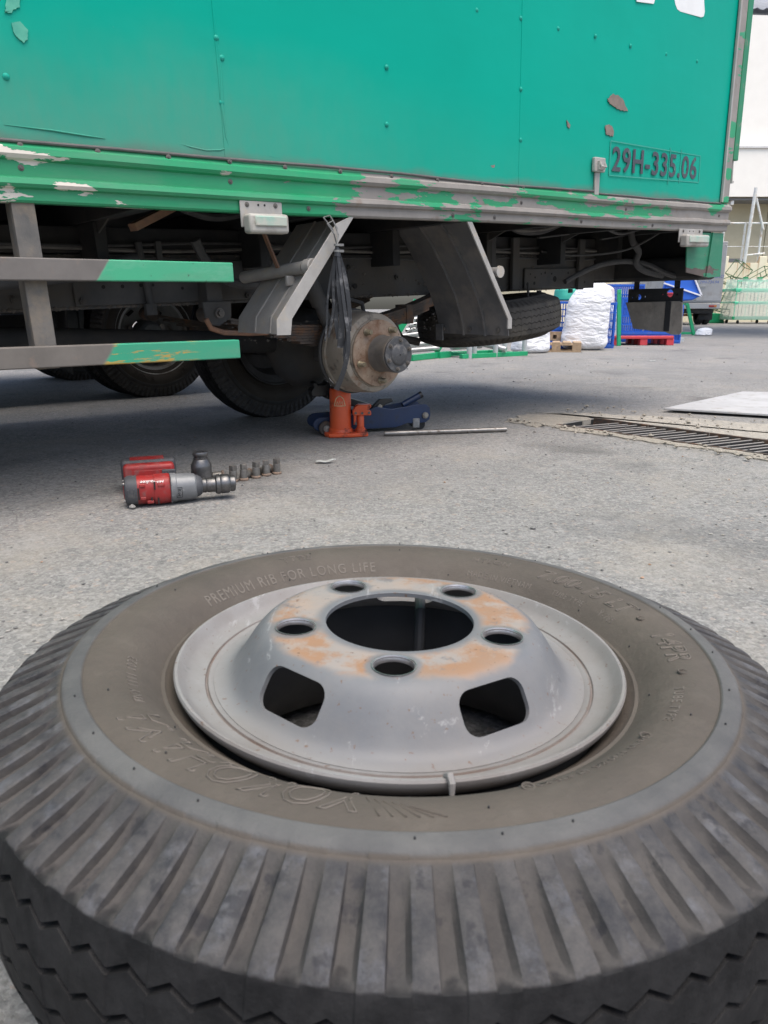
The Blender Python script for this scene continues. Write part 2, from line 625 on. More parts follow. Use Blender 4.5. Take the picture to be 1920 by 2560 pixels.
def tyre_mesh(name, k=1.0, wear=1.0, wide=1.0):
    ph = [0.0, 0.06, 0.25, 0.44, 0.5, 0.535, 0.62, 0.75, 0.88, 0.96]
    dep = [0.14, 0.03, 0.0, 0.03, 0.16, 0.92, 1.05, 1.0, 0.85, 0.5]
    zig = [-1.0, -0.76, 0.0, 0.76, 1.0, 0.86, 0.52, 0.0, -0.52, -0.84]
    n = NL * len(ph)
    rows = []                                     # (function of phase index) -> (r,z)
    for r, z in SIDE:
        rows.append(lambda q, r=r, z=z: (r, z))
    for r, z, kk in SH:
        rows.append(lambda q, r=r, z=z, kk=kk: (r - 0.39 * 0.0078 * kk * dep[q] * wear, z - 0.92 * 0.0078 * kk * dep[q] * wear))
    rows.append(lambda q: (crown(0.0635), 0.0635))
    rows.append(lambda q: (crown(0.059), 0.059))
    for g in GROOVES:
        for dz, dd in ((0.0024, 0), (0.0017, 0.0080), (-0.0017, 0.0080), (-0.0024, 0)):
            rows.append(lambda q, g=g, dz=dz, dd=dd: (crown(g + zig[q] * 0.0040 + dz) - dd * wear, g + zig[q] * 0.0040 + dz))
    rows.append(lambda q: (crown(0.060), -0.060))
    rows.append(lambda q: (crown(0.0635), -0.0635))
    for r, z, kk in SH[::-1]:
        rows.append(lambda q, r=r, z=z, kk=kk: (r - 0.39 * 0.0078 * kk * dep[q] * wear, -z + 0.92 * 0.0078 * kk * dep[q] * wear))
    for r, z in SIDE[::-1]:
        rows.append(lambda q, r=r, z=z: (r, -z))
    for r, z in ((0.188, -0.04), (0.188, 0.04)):
        rows.append(lambda q, r=r, z=z: (r, z))
    rw = random.Random(5)
    wob = [1 + 0.0012 * math.sin(3 * i) for i in range(NL)]
    vs = []
    for f in rows:
        for i in range(NL):
            for q in range(len(ph)):
                r, z = f(q)
                a = 2 * PI * (i + ph[q]) / NL
                if r > 0.29: r *= wob[i]
                vs.append((r * k * math.cos(a), r * k * math.sin(a), z * k * wide))
    m = len(rows)
    fs = []
    for j in range(m):
        a, b = j * n, ((j + 1) % m) * n
        fs += [(a + i, b + i, b + (i + 1) % n, a + (i + 1) % n) for i in range(n)]
    mb = MB()
    mb.v, mb.f = vs, fs
    return mb.mesh(name, True, 28)


def mat_tyre(name, dusty=1.0):
    t = NT(name, 0.8, spec=0.17)
    r = t.rad()
    x, y, z = t.xyz()
    az = t.math('ABSOLUTE', z)
    nz = t.noise(9, 7, 0.65)
    side = t.mix(t.ramp(nz, (0.3, 0), (0.7, 1)), (0.074 * dusty, 0.064 * dusty, 0.055 * dusty), (0.100 * dusty, 0.086 * dusty, 0.072 * dusty))
    # streaks of wiped rubber and dust
    side = t.mix(t.ramp(t.noise(34, 6, 0.7), (0.55, 0), (0.75, 0.35)), side, (0.14 * dusty, 0.123 * dusty, 0.105 * dusty))
    band = t.mix(t.ramp(t.noise(16, 6, 0.6), (0.35, 0), (0.65, 1)), (0.070 * dusty, 0.078 * dusty, 0.086 * dusty), (0.125 * dusty, 0.131 * dusty, 0.133 * dusty))
    inband = t.math('MULTIPLY', t.step(r, 0.2795, 0.2815), t.math('SUBTRACT', 1.0, t.step(r, 0.2945, 0.2965)))
    col = t.mix(t.math('MULTIPLY', inband, 0.6), side, band)
    # shoulder lugs: mottled, blue-white scuffs and dark smears
    lug = t.mix(t.ramp(t.noise(26, 9, 0.78), (0.35, 0), (0.65, 1)), (0.032, 0.033, 0.037), (0.086, 0.081, 0.077))
    # only the raised lug faces are scuffed; the flutes between keep their plain brown dust
    at2 = t.math('ARCTAN2', y, x)
    phs = t.math('FRACT', t.math('ADD', t.math('MULTIPLY', at2, NL / (2 * PI)), float(NL)))
    raised = t.math('SUBTRACT', 1.0, t.step(phs, 0.47, 0.53))
    lug = t.mix(t.math('MULTIPLY', t.math('SUBTRACT', 1.0, raised), 0.5), lug, t.mix(t.noise(30, 6), (0.050, 0.046, 0.042), (0.074, 0.066, 0.059)))
    lug = t.mix(t.math('MULTIPLY', raised, t.ramp(t.noise(42, 7, 0.7), (0.52, 0), (0.70, 0.45))), lug, (0.140, 0.145, 0.162))
    lug = t.mix(t.ramp(t.noise(55, 4, 0.6, t.map((1, 1, 1), (3, 1, 2))), (0.58, 0), (0.66, 0.7)), lug, (0.028, 0.028, 0.032))
    col = t.mix(t.step(r, 0.2960, 0.3015), col, lug)
    tread = t.mix(t.ramp(t.noise(38, 7, 0.7), (0.35, 0), (0.7, 1)), (0.008, 0.008, 0.0085), (0.024, 0.0235, 0.024))
    outer = t.math('MULTIPLY', t.step(r, 0.325, 0.335), t.math('SUBTRACT', 1.0, t.step(t.math('ADD', az, t.math('MULTIPLY', t.math('SUBTRACT', t.noise(60, 4), 0.5), 0.004)), 0.0635, 0.0655)))
    col = t.mix(outer, col, tread)
    h = t.math('ADD', t.noise(120, 6, 0.7), t.math('MULTIPLY', t.noise(22, 4), 0.6))
    rg = t.ramp(t.noise(12, 5), (0.3, 0.5), (0.7, 0.85))
    return t.out(col, rg, None, t.bump(h, 0.5, 0.0024))


def mat_rim():
    t = NT('rim_paint', 0.6, 0.0, 0.4)
    r = t.rad()
    base = t.mix(t.ramp(t.noise(14, 6, 0.6), (0.3, 0), (0.7, 1)), (0.112, 0.118, 0.128), (0.155, 0.158, 0.162))
    # chalky worn bead flange
    fl = t.step(r, 0.150, 0.178)
    base = t.mix(t.math('MULTIPLY', fl, 0.85), base, t.mix(t.ramp(t.noise(7, 6, 0.7), (0.35, 0), (0.65, 1)), (0.25, 0.243, 0.236), (0.18, 0.164, 0.152)))
    # rust bloom round the bolt circle
    ring = t.math('MULTIPLY', t.step(r, 0.072, 0.084), t.math('SUBTRACT', 1.0, t.step(t.math('ADD', r, t.math('MULTIPLY', t.math('SUBTRACT', t.noise(16, 5), 0.5), 0.03)), 0.112, 0.126)))
    pale = t.mix(t.ramp(t.noise(13, 6, 0.65), (0.35, 0), (0.6, 1)), (0.33, 0.255, 0.20), (0.255, 0.24, 0.225))
    base = t.mix(t.math('MULTIPLY', ring, 0.85), base, pale)
    patch = t.ramp(t.noise(12, 10, 0.72, t.map((1, 1, 0.4), (1.9, 0.7, 0))), (0.455, 0), (0.53, 1))
    base = t.mix(t.math('MULTIPLY', t.math('MULTIPLY', ring, patch), 0.9), base, t.mix(t.noise(28, 5), (0.30, 0.145, 0.065), (0.24, 0.155, 0.10)))
    dk = t.ramp(t.noise(30, 9, 0.75, t.map((1, 1, 1), (0.4, 2.2, 0))), (0.56, 0), (0.62, 0.85))
    base = t.mix(t.math('MULTIPLY', ring, dk), base, (0.13, 0.125, 0.13))
    # each bolt seat has scrubbed a grey halo into the rust
    x_, y_, z_ = t.xyz()
    hal = None
    for k in range(5):
        a = -PI / 2 - 0.069 - k * 2 * PI / 5
        dx = t.math('SUBTRACT', x_, 0.0985 * math.cos(a))
        dy = t.math('SUBTRACT', y_, 0.0985 * math.sin(a))
        dd = t.math('SQRT', t.math('ADD', t.math('MULTIPLY', dx, dx), t.math('MULTIPLY', dy, dy)))
        hal = dd if hal is None else t.math('MINIMUM', hal, dd)
    hal = t.math('ADD', hal, t.math('MULTIPLY', t.math('SUBTRACT', t.noise(40, 5), 0.5), 0.010))
    base = t.mix(t.math('MULTIPLY', t.math('SUBTRACT', 1.0, t.step(hal, 0.0205, 0.0275)), 0.85), base, t.mix(t.noise(50, 4), (0.085, 0.095, 0.105), (0.17, 0.175, 0.18)))
    # scratches, chips and pin-prick rust over the paint
    scr_ = t.ramp(t.noise(30, 8, 0.75, t.map((1.0, 0.12, 1.0), rot=(0, 0, 0.6))), (0.60, 0), (0.64, 0.5))
    base = t.mix(scr_, base, (0.34, 0.34, 0.34))
    scr_ = t.ramp(t.noise(26, 8, 0.75, t.map((0.10, 1.0, 1.0), rot=(0, 0, -0.4))), (0.62, 0), (0.66, 0.5))
    base = t.mix(scr_, base, (0.08, 0.08, 0.085))
    base = t.mix(t.ramp(t.noise(190, 3, 0.6), (0.66, 0), (0.70, 0.8)), base, (0.12, 0.065, 0.04))
    base = t.mix(t.ramp(t.noise(5, 7, 0.7), (0.45, 0), (0.75, 0.45)), base, (0.20, 0.178, 0.155))
    # weld groove weeps brown
    gv_ = t.math('SUBTRACT', 1.0, t.step(t.math('ABSOLUTE', t.math('SUBTRACT', r, 0.1796)), 0.0005, 0.0022))
    base = t.mix(t.math('MULTIPLY', gv_, t.ramp(t.noise(14, 5), (0.35, 0.15), (0.65, 0.8))), base, (0.12, 0.075, 0.055))
    base = t.mix(t.ramp(t.noise(60, 5, 0.7), (0.62, 0), (0.75, 0.35)), base, (0.20, 0.17, 0.15))
    # shade inside the barrel painted in as near-black, along with its dirt
    base = t.mix(t.math('SUBTRACT', 1.0, t.step(t.xyz()[2], 0.0610, 0.0636)), base, (0.028, 0.028, 0.029))
    return t.out(base, t.ramp(t.noise(18, 5), (0.3, 0.50), (0.7, 0.68)), None, t.bump(t.noise(170, 5, 0.7), 0.18, 0.0012))


M['tyre'] = mat_tyre('tyre_rubber')
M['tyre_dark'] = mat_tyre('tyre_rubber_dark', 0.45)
M['rim'] = mat_rim()
M['inner_steel'] = simple('inner_steel', (0.055, 0.055, 0.058), (0.035, 0.035, 0.037), 20, 0.75)
M['bright_steel'] = simple('bright_steel', (0.50, 0.47, 0.46), (0.34, 0.31, 0.30), 60, 0.32, 0.8)
M['black_rubber'] = simple('black_rubber', (0.035, 0.035, 0.037), (0.025, 0.025, 0.026), 30, 0.6)

M['tyre_letter'] = simple('tyre_lettering', (0.150, 0.133, 0.115), (0.118, 0.104, 0.090), 30, 0.8, spec=0.2)
wheel = empty('truck_wheel', (0.0108, 0.636, -0.001), (-0.0185, 0.0195, 0))
wheel.rotation_mode = 'XYZ'
tag(wheel, 'dusty truck wheel with rib tyre lying flat in the foreground, rusty hub face upward', 'truck wheel')
CZ = 0.0985
tyre = link('tyre', tyre_mesh('tyre'), M['tyre'], wheel, (0, 0, CZ))


def bend_text(txt, r0, size, a_mid, outline=0.0, extrude=0.0, space=1.0, shear=0.0, raise_=0.0002, stretch=1.0):
    """raised moulding text: baseline on radius r0, tops outward, reading clockwise"""
    me = text_mesh(txt, size, extrude, outline, 'CENTER', space, shear)
    a0 = R(a_mid)
    rm = r0 + size * 0.36
    for v in me.vertices:
        x, y, z = v.co
        a = a0 - x * stretch / rm
        rr = r0 + y
        z = max(-0.0004, min(0.0013, z))
        v.co = (rr * math.cos(a), rr * math.sin(a), topz(rr) + raise_ + z)
    me.materials.append(M['tyre_letter'])
    return link('raised_lettering', me, None, tyre)


bend_text('YOKOHAMA', 0.2345, 0.046, -119.5, outline=0.0008, space=1.0, shear=0.25, stretch=0.80)
bend_text('PREMIUM RIB FOR LONG LIFE', 0.2260, 0.0150, 125, extrude=0.0006, space=1.2)
bend_text('Y785', 0.2500, 0.0165, 119, outline=0.0005, space=1.25)
bend_text('7.00-15 LT', 0.2440, 0.0280, 32, outline=0.0008, space=1.1, shear=0.2)
bend_text('14PR', 0.2450, 0.0280, -3, outline=0.0008, space=1.1, shear=0.2)
bend_text('NYLON', 0.2500, 0.0130, 62, outline=0.0004, space=1.2)
bend_text('MADE IN VIETNAM', 0.2280, 0.0085, 57, extrude=0.0005, space=1.2)
bend_text('TUBE TYPE', 0.2300, 0.0080, 34, extrude=0.0004, space=1.2)
bend_text('Y-785', 0.2300, 0.0090, 19, extrude=0.0004, space=1.2)
bend_text('FNY 1111 1023', 0.2380, 0.0115, -158, extrude=0.0006, space=1.15)
bend_text('TUBE TYPE', 0.2450, 0.0110, -29, extrude=0.0005, space=1.2)
bend_text('LOAD 1140 KG AT 875 KPA', 0.2400, 0.0080, -57, extrude=0.0005, space=1.25)
# small ring bosses and a box round the date code
for a, r in ((11.5, 0.253), (-15.5, 0.253), (-43, 0.243), (-71, 0.243)):
    m = MB()
    c = Vector((r * math.cos(R(a)), r * math.sin(R(a)), topz(r)))
    m.lathe([(0.0030, 0), (0.0033, 0.0012), (0.0046, 0.0012), (0.0049, 0)], 14, Matrix.Translation(c))
    m.build('ring_boss', M['tyre'], tyre)
wing = MB()
for i in range(6):
    a = -96 + i * 1.25
    p = [Vector((rr * math.cos(R(aa)), rr * math.sin(R(aa)), topz(rr) + 0.0004)) for rr, aa in ((0.246 + i * 0.002, a), (0.268, a + 2.2 + i * 0.5))]
    wing.tube(p, 0.0007, 4)
wing.build('raised_emblem', M['tyre'], tyre)
nub = MB()
rn = random.Random(11)
for i in range(30):
    if rn.random() < 0.3: continue
    a = 2 * PI * (i + 0.3 + rn.uniform(-0.25, 0.25)) / 30
    for r in (0.2865, 0.262 if i % 2 else 0.2265):
        c = Vector((r * math.cos(a), r * math.sin(a), topz(r)))
        nub.cyl(c, c + Vector((0, 0, 0.0016)), 0.0008, 0.0006, 6)
tag(nub.build('vent_nubs', M['black_rubber'], tyre), kind='stuff')

# rim barrel with bead flanges
ZR = 0.0805                # top flange height above the tyre centre
barrel = [(0.2005, ZR - 0.014), (0.2055, ZR - 0.0085), (0.2078, ZR - 0.004), (0.2080, ZR - 0.0012), (0.2068, ZR + 0.0006), (0.2045, ZR + 0.0004), (0.2020, ZR - 0.002), (0.1985, ZR - 0.0075), (0.1930, ZR - 0.0118), (0.1860, ZR - 0.0140), (0.1812, ZR - 0.0150), (0.1803, ZR - 0.0168), (0.1790, ZR - 0.0168), (0.1782, ZR - 0.0150), (0.1740, ZR - 0.0160), (0.1700, ZR - 0.0185), (0.1680, ZR - 0.024), (0.1660, ZR - 0.05), (0.1600, 0.015), (0.1585, -0.02), (0.1720, -0.045), (0.1850, -0.066), (0.1990, -0.0765), (0.2045, -0.0800), (0.2070, -0.0780), (0.2060, -0.070), (0.1960, -0.060), (0.1900, -0.05), (0.1900, 0.055)]
rim = MB().lathe(barrel, 144, closed=True).build('rim', M['rim'], wheel, loc=(0, 0, CZ))
ZD = 0.1125                # disc face above the tyre centre
th = 0.0045
top = [(0.0698, ZD - 0.001), (0.0708, ZD + 0.0002), (0.080, ZD + 0.0004), (0.100, ZD + 0.0003), (0.1165, ZD - 0.0004), (0.1255, ZD - 0.0030), (0.1325, ZD - 0.0085), (0.1390, ZD - 0.0165), (0.1455, ZD - 0.0265), (0.1515, ZD - 0.0360), (0.1565, ZD - 0.0425), (0.1615, ZD - 0.0460), (0.1672, ZD - 0.0473), (0.1732, ZD - 0.0478)]
def refine(pts, k=4):
    out = []
    for i in range(len(pts) - 1):
        p0, p1, p2, p3 = [Vector((*pts[max(0, min(len(pts) - 1, j))], 0)) for j in (i - 1, i, i + 1, i + 2)]
        for q in range(k):
            t_ = q / k
            v = 0.5 * ((2 * p1) + (p2 - p0) * t_ + (2 * p0 - 5 * p1 + 4 * p2 - p3) * t_ ** 2 + (3 * p1 - p0 - 3 * p2 + p3) * t_ ** 3)
            out.append((v.x, v.y))
    return out + [pts[-1]]


top = refine(top)
bot = []
for i, p in enumerate(top):
    q0, q1 = top[max(i - 1, 0)], top[min(i + 1, len(top) - 1)]
    dr, dz = q1[0] - q0[0], q1[1] - q0[1]
    l_ = math.hypot(dr, dz)
    bot.append((p[0] + dz / l_ * th, p[1] - dr / l_ * th))
bot[0] = (0.0698, ZD - th)
bot = bot[::-1]
disc = MB().lathe(top + bot, 160, closed=True).build('disc', M['rim'], rim, loc=(0, 0, 0))
PHI = -0.069
cutm = []
bolts = []
for k in range(5):
    a = -PI / 2 + PHI - k * 2 * PI / 5
    c = Vector((0.0985 * math.cos(a), 0.0985 * math.sin(a), 0))
    bolts.append(c)
    cutm.append(MB().cyl(c + Vector((0, 0, ZD - 0.03)), c + Vector((0, 0, ZD + 0.02)), 0.0172, n=28).mesh('c', False))
    a2 = a + PI / 5
    # rounded window cut square to the cone
    e1 = Vector((-math.sin(a2), math.cos(a2), 0))
    e2 = Vector((math.cos(a2), math.sin(a2), -1.25)).normalized()
    nn = e1.cross(e2).normalized()
    cc = Vector((0.1422 * math.cos(a2), 0.1422 * math.sin(a2), ZD - 0.0216))
    prof = []
    W, H, rc = 0.0330, 0.0185, 0.0125
    for sx, sy, a_s in ((1, 1, 0), (-1, 1, 90), (-1, -1, 180), (1, -1, 270)):
        for q in range(6):
            t_ = R(a_s + q * 18)
            w_ = W
            prof.append((sx * (w_ - rc) + rc * math.cos(t_), sy * (H - rc) + rc * math.sin(t_)))
    mm = MB()
    vs = [cc + e1 * p[0] + e2 * p[1] + nn * h for h in (-0.03, 0.03) for p in prof]
    q = len(prof)
    mm.add(vs, [tuple(range(q)), tuple(range(q, 2 * q))[::-1]] + [(i, q + i, q + (i + 1) % q, (i + 1) % q) for i in range(q)])
    cutm.append(mm.mesh('c', False))
cut(disc, cutm)
for c in bolts:
    m = MB().lathe([(0.0181, ZD + 0.0006), (0.0187, ZD + 0.0013), (0.0181, ZD + 0.0013), (0.0166, ZD - 0.0018), (0.0166, ZD - 0.0042), (0.0172, ZD - 0.0042)], 32, Matrix.Translation(c), closed=True)
    m.build('bolt_seat', M['bright_steel'], rim)
# inner tube flap and valve stem seen through the centre hole
MB().tube([(0.028, 0.158, 0.075), (0.027, 0.125, 0.070), (0.026, 0.112, 0.050), (0.026, 0.108, -0.03)], 0.0062, 10).build('valve_stem', M['black_rubber'], rim)
# bent balance lug on the near flange
lug = MB().tube([(0.0295, -0.197, ZR - 0.002), (0.031, -0.2045, ZR + 0.003), (0.032, -0.210, ZR + 0.001), (0.032, -0.2125, ZR - 0.010)], [0.003, 0.0028, 0.0026, 0.0015], 8)
lug.build('balance_weight', M['rim'], rim)
# ------------------------------------------------------------------ materials of the green truck
def mat_panel():
    t = NT('green_panel', 0.5, 0.0, 0.10)
    x, y, z = t.xyz()
    col = t.mix(t.ramp(t.noise(0.9, 4), (0.3, 0), (0.7, 1)), (0.0, 0.31, 0.222), (0.0, 0.345, 0.250))
    # chalky sun-faded streaks
    col = t.mix(t.ramp(t.noise(3.0, 6, 0.6, t.map((1, 1, 6))), (0.5, 0), (0.75, 0.2)), col, (0.0, 0.36, 0.275))
    # road dust thrown up from the wheels: thick at the foot of the panel
    f = t.math('SUBTRACT', 1.0, t.step(t.math('ADD', z, t.math('MULTIPLY', t.math('SUBTRACT', t.noise(1.6, 6, 0.6, t.map((1, 1, 1.5))), 0.5), 0.35)), 0.86, 1.22))
    left = t.math('ADD', 0.12, t.math('MULTIPLY', t.math('SUBTRACT', 1.0, t.step(x, -0.9, 0.2)), 0.40))
    fine = t.ramp(t.noise(28, 7, 0.7, t.map((1, 1, 0.35))), (0.25, 0.55), (0.75, 1.0))
    col = t.mix(t.math('MULTIPLY', t.math('MULTIPLY', f, left), fine), col, (0.17, 0.245, 0.18))
    foot = t.math('SUBTRACT', 1.0, t.step(t.math('ADD', z, t.math('MULTIPLY', t.noise(7, 6), 0.06)), 0.915, 0.955))
    col = t.mix(t.math('MULTIPLY', foot, 0.65), col, (0.16, 0.165, 0.145))
    # fine horizontal scratches
    sc = t.ramp(t.noise(9, 8, 0.75, t.map((0.5, 1, 22), rot=(0, 0.05, 0))), (0.66, 0), (0.72, 0.4))
    col = t.mix(sc, col, (0.05, 0.30, 0.24))
    chip = t.ramp(t.noise(34, 4, 0.6), (0.755, 0), (0.775, 0.8))
    col = t.mix(chip, col, (0.30, 0.27, 0.23))
    n = t.bump(t.math('ADD', t.math('MULTIPLY', t.noise(2.2, 3), 1.0), t.math('MULTIPLY', t.noise(140, 3), 0.01)), 0.25, 0.02)
    return t.out(col, t.ramp(f, (0, 0.36), (1, 0.8)), None, n)


def mat_peel(name, green, under, mode):
    """green paint flaking off bare metal; mode sets where it has gone"""
    t = NT(name, 0.55, 0.0, 0.4)
    x, y, z = t.xyz()
    g = t.mix(t.ramp(t.noise(3, 6, 0.6), (0.3, 0), (0.7, 1)), green, tuple(c * 0.8 + 0.03 for c in green))
    g = t.mix(t.ramp(t.noise(6, 7, 0.65, t.map((0.6, 1, 3))), (0.48, 0), (0.72, 0.45)), g, (0.13, 0.26, 0.17))
    u = t.mix(t.ramp(t.noise(9, 7, 0.65), (0.3, 0), (0.7, 1)), under, tuple(c * 0.72 for c in under))
    u = t.mix(t.ramp(t.noise(24, 5, 0.6), (0.6, 0), (0.72, 0.6)), u, (0.20, 0.15, 0.12))
    nz = t.noise(4.2, 8, 0.62, t.map((0.8, 1.0, 3.2), (2.1, 0, 0.4)))
    if mode == 'rail':
        u = t.mix(t.math('SUBTRACT', 1.0, t.step(x, -0.85, -0.45)), u, (0.62, 0.57, 0.50))
        thr = t.math('ADD', t.math('ADD', t.math('MULTIPLY', t.math('SUBTRACT', 1.0, t.step(x, -1.1, -0.75)), 0.085), t.math('MULTIPLY', t.step(x, -0.75, -0.15), 0.13)), t.math('MULTIPLY', t.step(x, 1.2, 2.0), 0.09))
        thr = t.math('ADD', thr, t.math('MULTIPLY', t.math('SUBTRACT', 1.0, t.step(z, 0.79, 0.83)), t.math('MULTIPLY', t.step(x, -0.6, -0.2), 0.07)))
        v = t.math('ADD', nz, thr)
        f = t.step(v, 0.640, 0.648)
    elif mode == 'bar':
        g = t.mix(t.ramp(t.noise(11, 7, 0.7, t.map((0.6, 1, 2))), (0.50, 0), (0.66, 0.6)), g, (0.16, 0.40, 0.27))
        g = t.mix(t.ramp(t.noise(60, 4, 0.6), (0.66, 0), (0.70, 0.8)), g, (0.05, 0.10, 0.07))
        v = t.math('ADD', x, t.math('MULTIPLY', t.math('SUBTRACT', z, 0.6), -0.75))
        f = t.math('SUBTRACT', 1.0, t.step(t.math('ADD', v, t.math('MULTIPLY', t.noise(30, 4), 0.01)), -1.055, -1.047))
    elif mode == 'lowbar':
        v = t.math('ADD', x, t.math('MULTIPLY', t.math('SUBTRACT', z, 0.42), -0.75))
        f = t.math('SUBTRACT', 1.0, t.step(t.math('ADD', v, t.math('MULTIPLY', t.noise(30, 4), 0.012)), -1.055, -1.040))
        yel = t.math('MULTIPLY', t.step(t.noise(13, 8, 0.7, t.map((0.35, 1, 3.0), (0.3, 0, 0.2))), 0.535, 0.56), t.math('SUBTRACT', 1.0, t.step(x, -0.86, -0.80)))
        g = t.mix(t.math('MULTIPLY', yel, 0.85), g, (0.45, 0.26, 0.05))
    else:
        f = t.step(t.math('ADD', nz, t.math('MULTIPLY', t.math('SUBTRACT', 1.0, t.step(z, 0.58, 0.64)), 0.12)), 0.600, 0.612)
    col = t.mix(f, g, u)
    edge = t.bump(t.math('SUBTRACT', 1.0, f), 0.6, 0.0012)
    n = t.bump(t.noise(110, 5), 0.15, 0.0015, edge)
    return t.out(col, t.math('ADD', 0.42, t.math('MULTIPLY', f, 0.3)), None, n)


GREEN = (0.006, 0.30, 0.12)
M['panel'] = mat_panel()
M['rail'] = mat_peel('rail_paint', GREEN, (0.29, 0.268, 0.245), 'rail')
M['bar1'] = mat_peel('guard_paint', (0.050, 0.38, 0.20), (0.17, 0.155, 0.142), 'bar')
M['bar2'] = mat_peel('guard_paint_low', (0.030, 0.31, 0.175), (0.165, 0.148, 0.13), 'lowbar')
M['corner'] = mat_peel('corner_paint', (0.010, 0.185, 0.095), (0.13, 0.105, 0.092), 'corner')
M['green_gloss'] = simple('green_gloss', (0.005, 0.17, 0.06), (0.008, 0.195, 0.075), 4, 0.38, 0.0, (0.26, 0.24, 0.2), 18, 0.1)
M['post'] = simple('post_metal', (0.16, 0.147, 0.13), (0.10, 0.097, 0.092), 14, 0.75, 0.0, (0.235, 0.19, 0.14), 9, 0.5, 0.4, 130)
M['galv'] = simple('galvanised', (0.38, 0.365, 0.34), (0.31, 0.295, 0.275), 16, 0.55, 0.0, (0.40, 0.355, 0.29), 20, 0.3, 0.25, 110)
M['trim_rubber'] = simple('trim_rubber', (0.11, 0.105, 0.10), (0.075, 0.072, 0.07), 20, 0.7)
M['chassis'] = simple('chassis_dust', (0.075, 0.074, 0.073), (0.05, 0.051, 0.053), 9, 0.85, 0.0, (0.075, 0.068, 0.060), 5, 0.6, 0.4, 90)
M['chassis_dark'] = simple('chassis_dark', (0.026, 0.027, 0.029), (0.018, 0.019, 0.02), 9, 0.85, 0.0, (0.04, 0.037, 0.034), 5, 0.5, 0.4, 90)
M['spring'] = simple('spring_rust', (0.12, 0.095, 0.078), (0.075, 0.065, 0.058), 22, 0.8, 0.0, (0.19, 0.10, 0.055), 18, 0.4, 0.4, 120)
M['rust_pipe'] = simple('rust_pipe', (0.28, 0.15, 0.09), (0.18, 0.11, 0.08), 30, 0.75)
M['fender_dark'] = simple('fender_dark', (0.13, 0.127, 0.125), (0.09, 0.09, 0.09), 7, 0.75, 0.0, (0.17, 0.155, 0.14), 8, 0.4, 0.3, 70)
M['white_print'] = simple('white_print', (0.78, 0.78, 0.76), (0.72, 0.72, 0.70), 12, 0.5)
M['ink'] = simple('plate_ink', (0.045, 0.050, 0.065), (0.065, 0.072, 0.085), 25, 0.6, 0.0, (0.10, 0.26, 0.22), 20, 0.12)
M['primer'] = simple('bare_primer', (0.24, 0.185, 0.155), (0.17, 0.14, 0.12), 30, 0.85)
M['pale_patch'] = simple('pale_patch', (0.10, 0.42, 0.29), (0.05, 0.32, 0.23), 30, 0.6)
M['tape_edge'] = simple('tape_edge', (0.02, 0.31, 0.235), (0.05, 0.31, 0.24), 30, 0.7)
M['lamp_lens'] = simple('lamp_lens', (0.20, 0.42, 0.33), (0.42, 0.46, 0.40), 14, 0.3, 0.0, (0.46, 0.44, 0.38), 10, 0.6, 0.2, 60)
M['lamp_shell'] = simple('lamp_shell', (0.40, 0.385, 0.34), (0.32, 0.30, 0.27), 14, 0.55, 0.0, (0.22, 0.2, 0.17), 12, 0.3)
M['zinc'] = simple('zinc_bolt', (0.30, 0.25, 0.16), (0.17, 0.145, 0.11), 60, 0.45, 0.6)
M['dull_bolt'] = simple('dull_bolt', (0.17, 0.15, 0.13), (0.10, 0.095, 0.09), 50, 0.6, 0.3)
M['conduit'] = simple('conduit', (0.065, 0.064, 0.064), (0.045, 0.045, 0.046), 30, 0.7)
M['hose_pale'] = simple('hose_pale', (0.16, 0.15, 0.135), (0.11, 0.105, 0.1), 30, 0.75)


def mat_drum():
    t = NT('brake_drum', 0.72, 0.0, 0.35)
    col = t.mix(t.ramp(t.noise(10, 7, 0.65), (0.3, 0), (0.7, 1)), (0.24, 0.208, 0.168), (0.33, 0.295, 0.25))
    col = t.mix(t.ramp(t.noise(26, 6, 0.6), (0.56, 0), (0.68, 0.7)), col, (0.075, 0.066, 0.058))
    col = t.mix(t.ramp(t.noise(15, 6, 0.65, t.map((1, 1, 1), (3, 2, 1))), (0.56, 0), (0.70, 0.75)), col, (0.20, 0.105, 0.052))
    return t.out(col, 0.75, None, t.bump(t.noise(120, 6, 0.7), 0.35, 0.0015))


def mat_flange():
    t = NT('hub_flange', 0.7, 0.0, 0.35)
    col = t.mix(t.ramp(t.noise(16, 7, 0.65), (0.35, 0), (0.65, 1)), (0.34, 0.265, 0.20), (0.18, 0.10, 0.06))
    col = t.mix(t.ramp(t.noise(60, 5, 0.7), (0.58, 0), (0.68, 0.7)), col, (0.10, 0.05, 0.03))
    return t.out(col, 0.72, None, t.bump(t.noise(130, 6, 0.7), 0.4, 0.0015))


M['drum'] = mat_drum()
M['flange'] = mat_flange()
M['hub'] = simple('hub_iron', (0.17, 0.157, 0.143), (0.115, 0.108, 0.10), 24, 0.55, 0.2, (0.18, 0.15, 0.12), 14, 0.35, 0.3, 120)
M['cap'] = simple('hub_cap', (0.085, 0.085, 0.088), (0.055, 0.056, 0.06), 40, 0.5, 0.3, (0.17, 0.165, 0.16), 40, 0.35, 0.4, 200)

# ------------------------------------------------------------------ the green box truck (x rearward, y across and away, z up)
truck = empty('box_truck', (0.124, 2.553, 0.0))
truck.rotation_euler = (0, -R(2.3), R(39.6))
tag(truck, 'teal green box truck jacked up with its rear wheel off, wide peeling lower rail', 'truck')
X0, X1, W = -4.2, 2.03, 1.70
